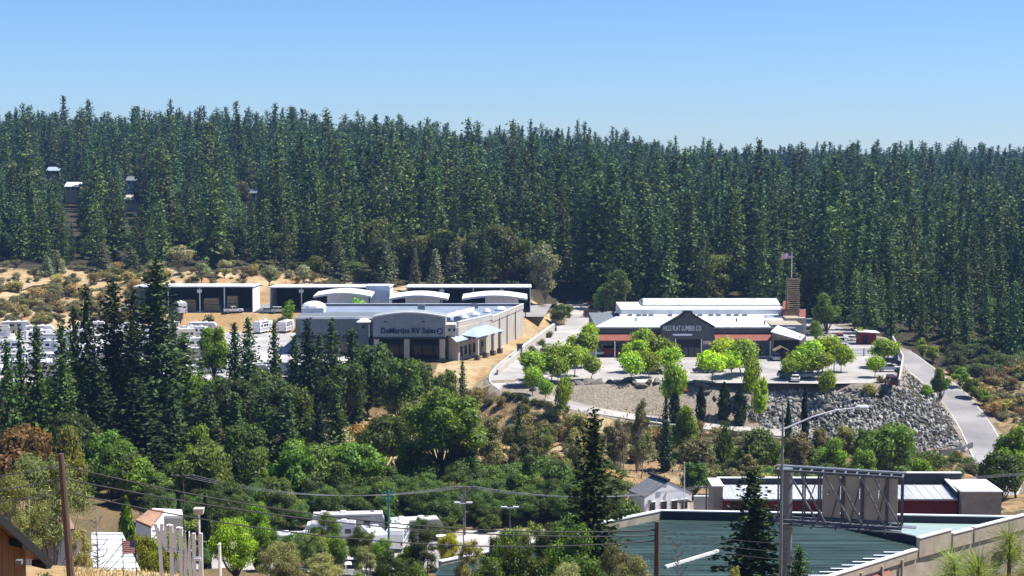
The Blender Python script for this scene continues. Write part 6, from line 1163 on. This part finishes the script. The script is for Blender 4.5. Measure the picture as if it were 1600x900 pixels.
# ------------------------------------------------------------------ the sapling close to the camera on the right
rs = np.random.default_rng(77)
def sapling(u_, v_, D, label, n_sh=5):
    base = P(u_, v_, D); zg = gz(base.x, D); r = thing('pine_sapling', label, 'sapling', (base.x, D, zg), world=True)
    tips = [base] + [base + Vector((rs.uniform(-.32, .32), rs.uniform(-.25, .25), rs.uniform(-.42, -.12))) for _ in range(n_sh)]
    tb = MB(); tb.tube([(base.x, D, zg - .1), (base.x, D, base.z - .05)], [.03, .012], 7)
    for t_ in tips[1:]: tb.tube([(base.x, D, t_.z - .28), ((base.x + t_.x) / 2, (D + t_.y) / 2, t_.z - .16), tuple(t_)], [.014, .012, .008], 6)
    tb.build('trunk', M_BARK, r)
    V, Fc = [], []; c_ = 0
    for ti, t_ in enumerate(tips):
        t_ = np.array(t_); n_ = 420
        d = rs.normal(0, 1, (n_, 3)); d[:, 2] += .55; d /= np.linalg.norm(d, axis=1, keepdims=True); o_ = t_ - np.array([0, 0, 1.]) * rs.uniform(0, .2, (n_, 1)); ln = rs.uniform(.13, .21, (n_, 1))
        e = o_ + d * ln; e[:, 2] -= .025 * rs.random(n_); sd_ = np.cross(d, rs.normal(0, 1, (n_, 3))); sd_ /= np.linalg.norm(sd_, axis=1, keepdims=True)
        V.append(np.stack([o_ - sd_ * .0016, o_ + sd_ * .0016, e + sd_ * .0008, e - sd_ * .0008], 1).reshape(-1, 3)); Fc.append(np.arange(n_ * 4).reshape(n_, 4) + c_); c_ += n_ * 4
    V = np.concatenate(V) - np.array(r['_org']); link('needles', mesh_np('needles', V, np.concatenate(Fc), M_LEAF, tint=rs.beta(2, 2, c_ // 4)), r, (.30, .36, .13))
sapling(1578, 838, 11.2, 'pine sapling with long needles close by in the lower right corner', 7); sapling(1490, 872, 12.2, 'smaller pine sapling with long needles left of the corner sapling', 5); sapling(1530, 886, 10.2, 'low pine sapling with long needles at the very bottom right', 4)
# ------------------------------------------------------------------ the forest
rf_ = np.random.default_rng(21); cand = []
for D in np.arange(405, 1290, 9.2):
    x = -D * .40
    while x < D * .40:
        cand.append((x + rf_.uniform(-3, 3), D + rf_.uniform(-3, 3))); x += 8.8 + (D - 425) * .002
cand = np.array(cand); cu = 800 + F * cand[:, 0] / cand[:, 1]; keep = cand[:, 1] > FBu(cu) + rf_.uniform(-6, 14, len(cand))
cand, cu = cand[keep], cu[keep]; cz = height(cand[:, 0], cand[:, 1]); n_ = len(cand)
left = np.clip((520 - cu) / 500, 0, 1)
hh = rf_.normal(31, 6.5, n_) - left * rf_.uniform(0, 9, n_) * (cand[:, 1] < 860); hh = np.clip(hh, 14, 45) * np.interp(cu, [700, 1000, 1600], [1, .94, .93]); hh = np.where((rf_.random(n_) < .07) & (cand[:, 1] > 700), hh * 1.13, hh)
front = cand[:, 1] < FBu(cu) + 40; hh = np.where(front & (cu < 850), hh * rf_.uniform(.5, .9, n_), hh)
hh = np.where((cu > 1300) & (cand[:, 1] < 470), hh * .62, hh)
ww = hh * rf_.uniform(.30, .50, n_)
# keep the small clearings round the far houses open
def proj_v(z, D): return 450 - F * math.tan(0) if False else 230 + F * (H - z) / D
ok = np.ones(n_, bool)
for u_, v_, D, _d in FH:
    hw = 5.5
    near = (cand[:, 1] < D + 9) & (np.abs(cu - u_) < hw + ww / cand[:, 1] * F * .38); topv = 230 + F * (H - cz - hh) / cand[:, 1]
    ok &= ~(near & (topv < v_ + 9))
road_d = seg_dist(cand[:, 0], cand[:, 1], ROAD_R, False)[0]; ok &= road_d > 8
ok &= seg_dist(cand[:, 0], cand[:, 1], ROAD_L, False)[0] > 8
cand, cu, cz, hh, ww = cand[ok], cu[ok], cz[ok], hh[ok], ww[ok]
kindi = (rf_.random(len(cand)) < np.where(cu > 820, .22, .5)).astype(int)   # 0 fir, 1 pine, 2 broadleaf
bl_ = rf_.random(len(cand)) < np.where(cu < 430, .26, .07) * (cand[:, 1] < 900); kindi = np.where(bl_, 2, kindi); hh = np.where(bl_, hh * .55, hh); ww = np.where(bl_, hh * .75, ww)
# the part of each tree that shows above the trees before it decides which are things of their own
order = np.argsort(cand[:, 1]); sky_v = np.full(1800, 1e4); vis = np.zeros(len(cand))
for i_ in order:
    t_ = 230 + F * (H - cz[i_] - hh[i_]) / cand[i_, 1]; b_ = 230 + F * (H - cz[i_]) / cand[i_, 1]; c_ = int(cu[i_]) + 100; wp = max(2, int(ww[i_] / cand[i_, 1] * F * .3))
    if c_ - wp < 100 or c_ + wp >= 1700: continue
    sl_v = sky_v[c_ - wp:c_ + wp]; vis[i_] = np.clip(np.minimum(sl_v, b_) - t_, 0, None).sum(); sky_v[c_ - wp:c_ + wp] = np.minimum(sl_v, t_ + 14)
chosen = set(np.argsort(-vis)[:290].tolist())
rest = []
for i_ in range(len(cand)):
    x, y = cand[i_]; kd = ('fir', 'pine', 'oak')[kindi[i_]]
    if i_ in chosen:
        tv_ = 230 + F * (H - cz[i_] - hh[i_]) / y; row = 'on the skyline' if tv_ < 215 + max(0, cu[i_] - 800) * .06 else 'in the front row' if y < FBu(cu[i_]) + 45 else 'halfway up the forest'
        size = 'very tall' if hh[i_] > 36 else 'shorter' if hh[i_] < 28 else 'tall'; shade = random.uniform(.8, 1.3); sw = 'dark' if shade < 1 else 'mid green'
        lb = '%s %s %s %s %s' % (size, sw, kd, row, zone(cu[i_])); lb = lb.replace('halfway up the forest', 'in mid forest').replace('left end of the ', ''); tree(kd, x, y, hh[i_], ww[i_], lb, lb, tuple(c * shade for c in (FIR, PINE, (.06, .085, .032))[kindi[i_]]), cz[i_] - .3)
    else: rest.append(i_)
rest = np.array(rest); WB = np.array([10.8, 10.4, 11.0]); HB = np.array([32, 32, 13.0])
me = bpy.data.meshes.new('forest'); me.vertices.add(len(rest)); me.vertices.foreach_set('co', np.stack([cand[rest, 0], cand[rest, 1], cz[rest] - .3], 1).astype(np.float32).ravel())
a = me.attributes.new('scl', 'FLOAT_VECTOR', 'POINT'); a.data.foreach_set('vector', np.stack([ww[rest] / WB[kindi[rest]], ww[rest] / WB[kindi[rest]], hh[rest] / HB[kindi[rest]]], 1).astype(np.float32).ravel())
a = me.attributes.new('rot', 'FLOAT_VECTOR', 'POINT'); a.data.foreach_set('vector', np.stack([0 * rest, 0 * rest, rf_.uniform(0, 6.28, len(rest))], 1).astype(np.float32).ravel())
a = me.attributes.new('kind_index', 'INT', 'POINT'); a.data.foreach_set('value', (rf_.integers(0, 3, len(rest)) + 3 * kindi[rest]).astype(np.int32))
fo = struct(link('forest', me, None, (.070, .118, .046)), 'stuff')
src = []
for kd in ('fir', 'pine', 'oak'):
    for crown, *_ in PROTO[kd]: src.append(next(o for o in bpy.data.objects if o.data is crown))
ng = bpy.data.node_groups.new('forest_scatter', 'GeometryNodeTree'); ng.interface.new_socket('Geometry', in_out='INPUT', socket_type='NodeSocketGeometry'); ng.interface.new_socket('Geometry', in_out='OUTPUT', socket_type='NodeSocketGeometry')
gi, go = ng.nodes.new('NodeGroupInput'), ng.nodes.new('NodeGroupOutput'); gt = ng.nodes.new('GeometryNodeGeometryToInstance')
for s in src[::-1]:
    oi = ng.nodes.new('GeometryNodeObjectInfo'); oi.inputs['Object'].default_value = s; oi.transform_space = 'ORIGINAL'; ng.links.new(oi.outputs['Geometry'], gt.inputs[0])
def na(name, t): n = ng.nodes.new('GeometryNodeInputNamedAttribute'); n.data_type = t; n.inputs['Name'].default_value = name; return n.outputs['Attribute']
ip = ng.nodes.new('GeometryNodeInstanceOnPoints'); ng.links.new(gi.outputs[0], ip.inputs['Points']); ng.links.new(gt.outputs[0], ip.inputs['Instance']); ip.inputs['Pick Instance'].default_value = True
ng.links.new(na('kind_index', 'INT'), ip.inputs['Instance Index']); ng.links.new(na('scl', 'FLOAT_VECTOR'), ip.inputs['Scale']); ng.links.new(na('rot', 'FLOAT_VECTOR'), ip.inputs['Rotation'])
ng.links.new(ip.outputs[0], go.inputs[0]); md = fo.modifiers.new('scatter', 'NODES'); md.node_group = ng
def scatter(name, pts, scl, protos, col, seed):
    """one mass of plants nobody would count"""
    r_ = np.random.default_rng(seed); n_ = len(pts); me = bpy.data.meshes.new(name); me.vertices.add(n_); me.vertices.foreach_set('co', np.asarray(pts, np.float32).ravel())
    for nm, t_, k_, val in (('scl', 'FLOAT_VECTOR', 'vector', np.asarray(scl, np.float32).ravel()), ('rot', 'FLOAT_VECTOR', 'vector', np.stack([np.zeros(n_), np.zeros(n_), r_.uniform(0, 6.28, n_)], 1).astype(np.float32).ravel()), ('kind_index', 'INT', 'value', r_.integers(0, len(protos), n_).astype(np.int32))):
        at_ = me.attributes.new(nm, t_, 'POINT'); at_.data.foreach_set(k_, val)
    o = struct(link(name, me, None, col), 'stuff'); g2 = ng.copy(); g2.name = name
    for n2 in [n2 for n2 in g2.nodes if n2.bl_idname == 'GeometryNodeObjectInfo']: g2.nodes.remove(n2)
    gt2 = next(n2 for n2 in g2.nodes if n2.bl_idname == 'GeometryNodeGeometryToInstance')
    for crown, *_ in protos: oi = g2.nodes.new('GeometryNodeObjectInfo'); oi.inputs['Object'].default_value = next(q for q in bpy.data.objects if q.data is crown); oi.transform_space = 'ORIGINAL'; g2.links.new(oi.outputs['Geometry'], gt2.inputs[0])
    m_ = o.modifiers.new('scatter', 'NODES'); m_.node_group = g2; return o
def free(x, y, m=5):
    X, Y = np.array([x]), np.array([y]); return not (seg_dist(X, Y, ROAD_L, False)[0][0] < m + .5 or seg_dist(X, Y, ROAD_R, False)[0][0] < m or seg_dist(X, Y, LUMBER)[2][0] or seg_dist(X, Y, RVLOT)[2][0] or seg_dist(X, Y, TERRACE)[2][0] or seg_dist(X, Y, VALLEY)[2][0])
def patch(name, n_, boxes, s0, s1, col, seed, pk='shrub', fs=1.0):
    r_ = np.random.default_rng(seed); pts, sc = [], []
    for b in boxes:
        k_ = 0
        for _ in range(int(n_ * b[4] * 3)):
            if k_ >= n_ * b[4]: break
            u_, v_ = r_.uniform(b[0], b[1]), r_.uniform(b[2], b[3]); x, y, z = hit(u_, v_)
            if not free(x, y) or in_riprap(u_, v_) or clear(u_, v_) or (900 < u_ < 1190 and v_ < 664 and y > 320): continue
            s = r_.uniform(s0, s1); pts.append((x, y, z - .1)); sc.append((s * .55, s * .55, s * .38 * r_.uniform(.8, 1.4))); k_ += 1
    return scatter(name, pts, [[c * fs for c in q] for q in sc], PROTO[pk], col, seed)
patch('brush', 300, [(690, 1190, 632, 775, 1), (0, 250, 415, 508, .9), (250, 870, 412, 450, .6), (1530, 1640, 555, 660, .4), (400, 700, 640, 740, .35), (1190, 1560, 692, 745, .2)], .8, 2.2, (.21, .20, .10), 31)
patch('green_brush', 240, [(0, 640, 690, 800, .4), (640, 1000, 740, 800, .4), (0, 640, 600, 700, .6), (1040, 1600, 705, 760, .3)], 1.4, 3.4, (.11, .165, .036), 32)
patch('valley_brush', 260, [(240, 640, 795, 890, .5), (640, 1000, 790, 880, .5)], 1.4, 3.2, (.12, .18, .045), 33, 'brightf', .5)
patch('roadside_brush', 120, [(1490, 1640, 535, 590, 1), (1600, 1950, 560, 760, 1.2), (-260, 0, 600, 760, .8)], 1.6, 3.4, (.11, .14, .05), 34)
# ------------------------------------------------------------------ dry grass tufts (ground cover)
def grass(name, n, pick, col, ln, seed):
    r_ = np.random.default_rng(seed); pts = []
    while len(pts) < n:
        u_, v_ = pick(r_); x, y, z = hit(u_, v_)
        if name != 'dry_grass' or True: pts.append((x, y, z))
    p = np.array(pts); d = r_.normal(0, .35, (n, 3)); d[:, 2] = 1; s = r_.uniform(.5, 1.2, n) * ln
    v, f = cards(p + d * s[:, None] * .5, d, s * .7, s * .16, r_.normal(0, 1, (n, 3)), r_); o = link(name, mesh_np(name, v, f, M_BRUSH, tint=r_.beta(2, 2, n)), None, col); struct(o, 'stuff')
grass('dry_grass', 1500, lambda r_: (r_.uniform(100, 420), r_.uniform(888, 905)), (.55, .45, .24), .17, 1)
grass('weeds', 1800, lambda r_: (r_.uniform(500, 1190), r_.uniform(640, 770)), (.34, .27, .13), .8, 2)
# ------------------------------------------------------------------ the air
HAZE = .00009
hb = MB().box((0, 800, 40), (3600, 2600, 130)); hm, hnt, hbsdf = new_mat('haze'); hnt.nodes.remove(hbsdf)
pv = N(hnt, 'VolumePrincipled'); pv.inputs['Color'].default_value = (.33, .57, 1, 1); pv.inputs['Density'].default_value = HAZE; pv.inputs['Anisotropy'].default_value = .2
hnt.links.new(pv.outputs[0], hnt.nodes['Material Output'].inputs['Volume'])
if HAZE > 0: struct(hb.build('haze', hm), 'stuff')
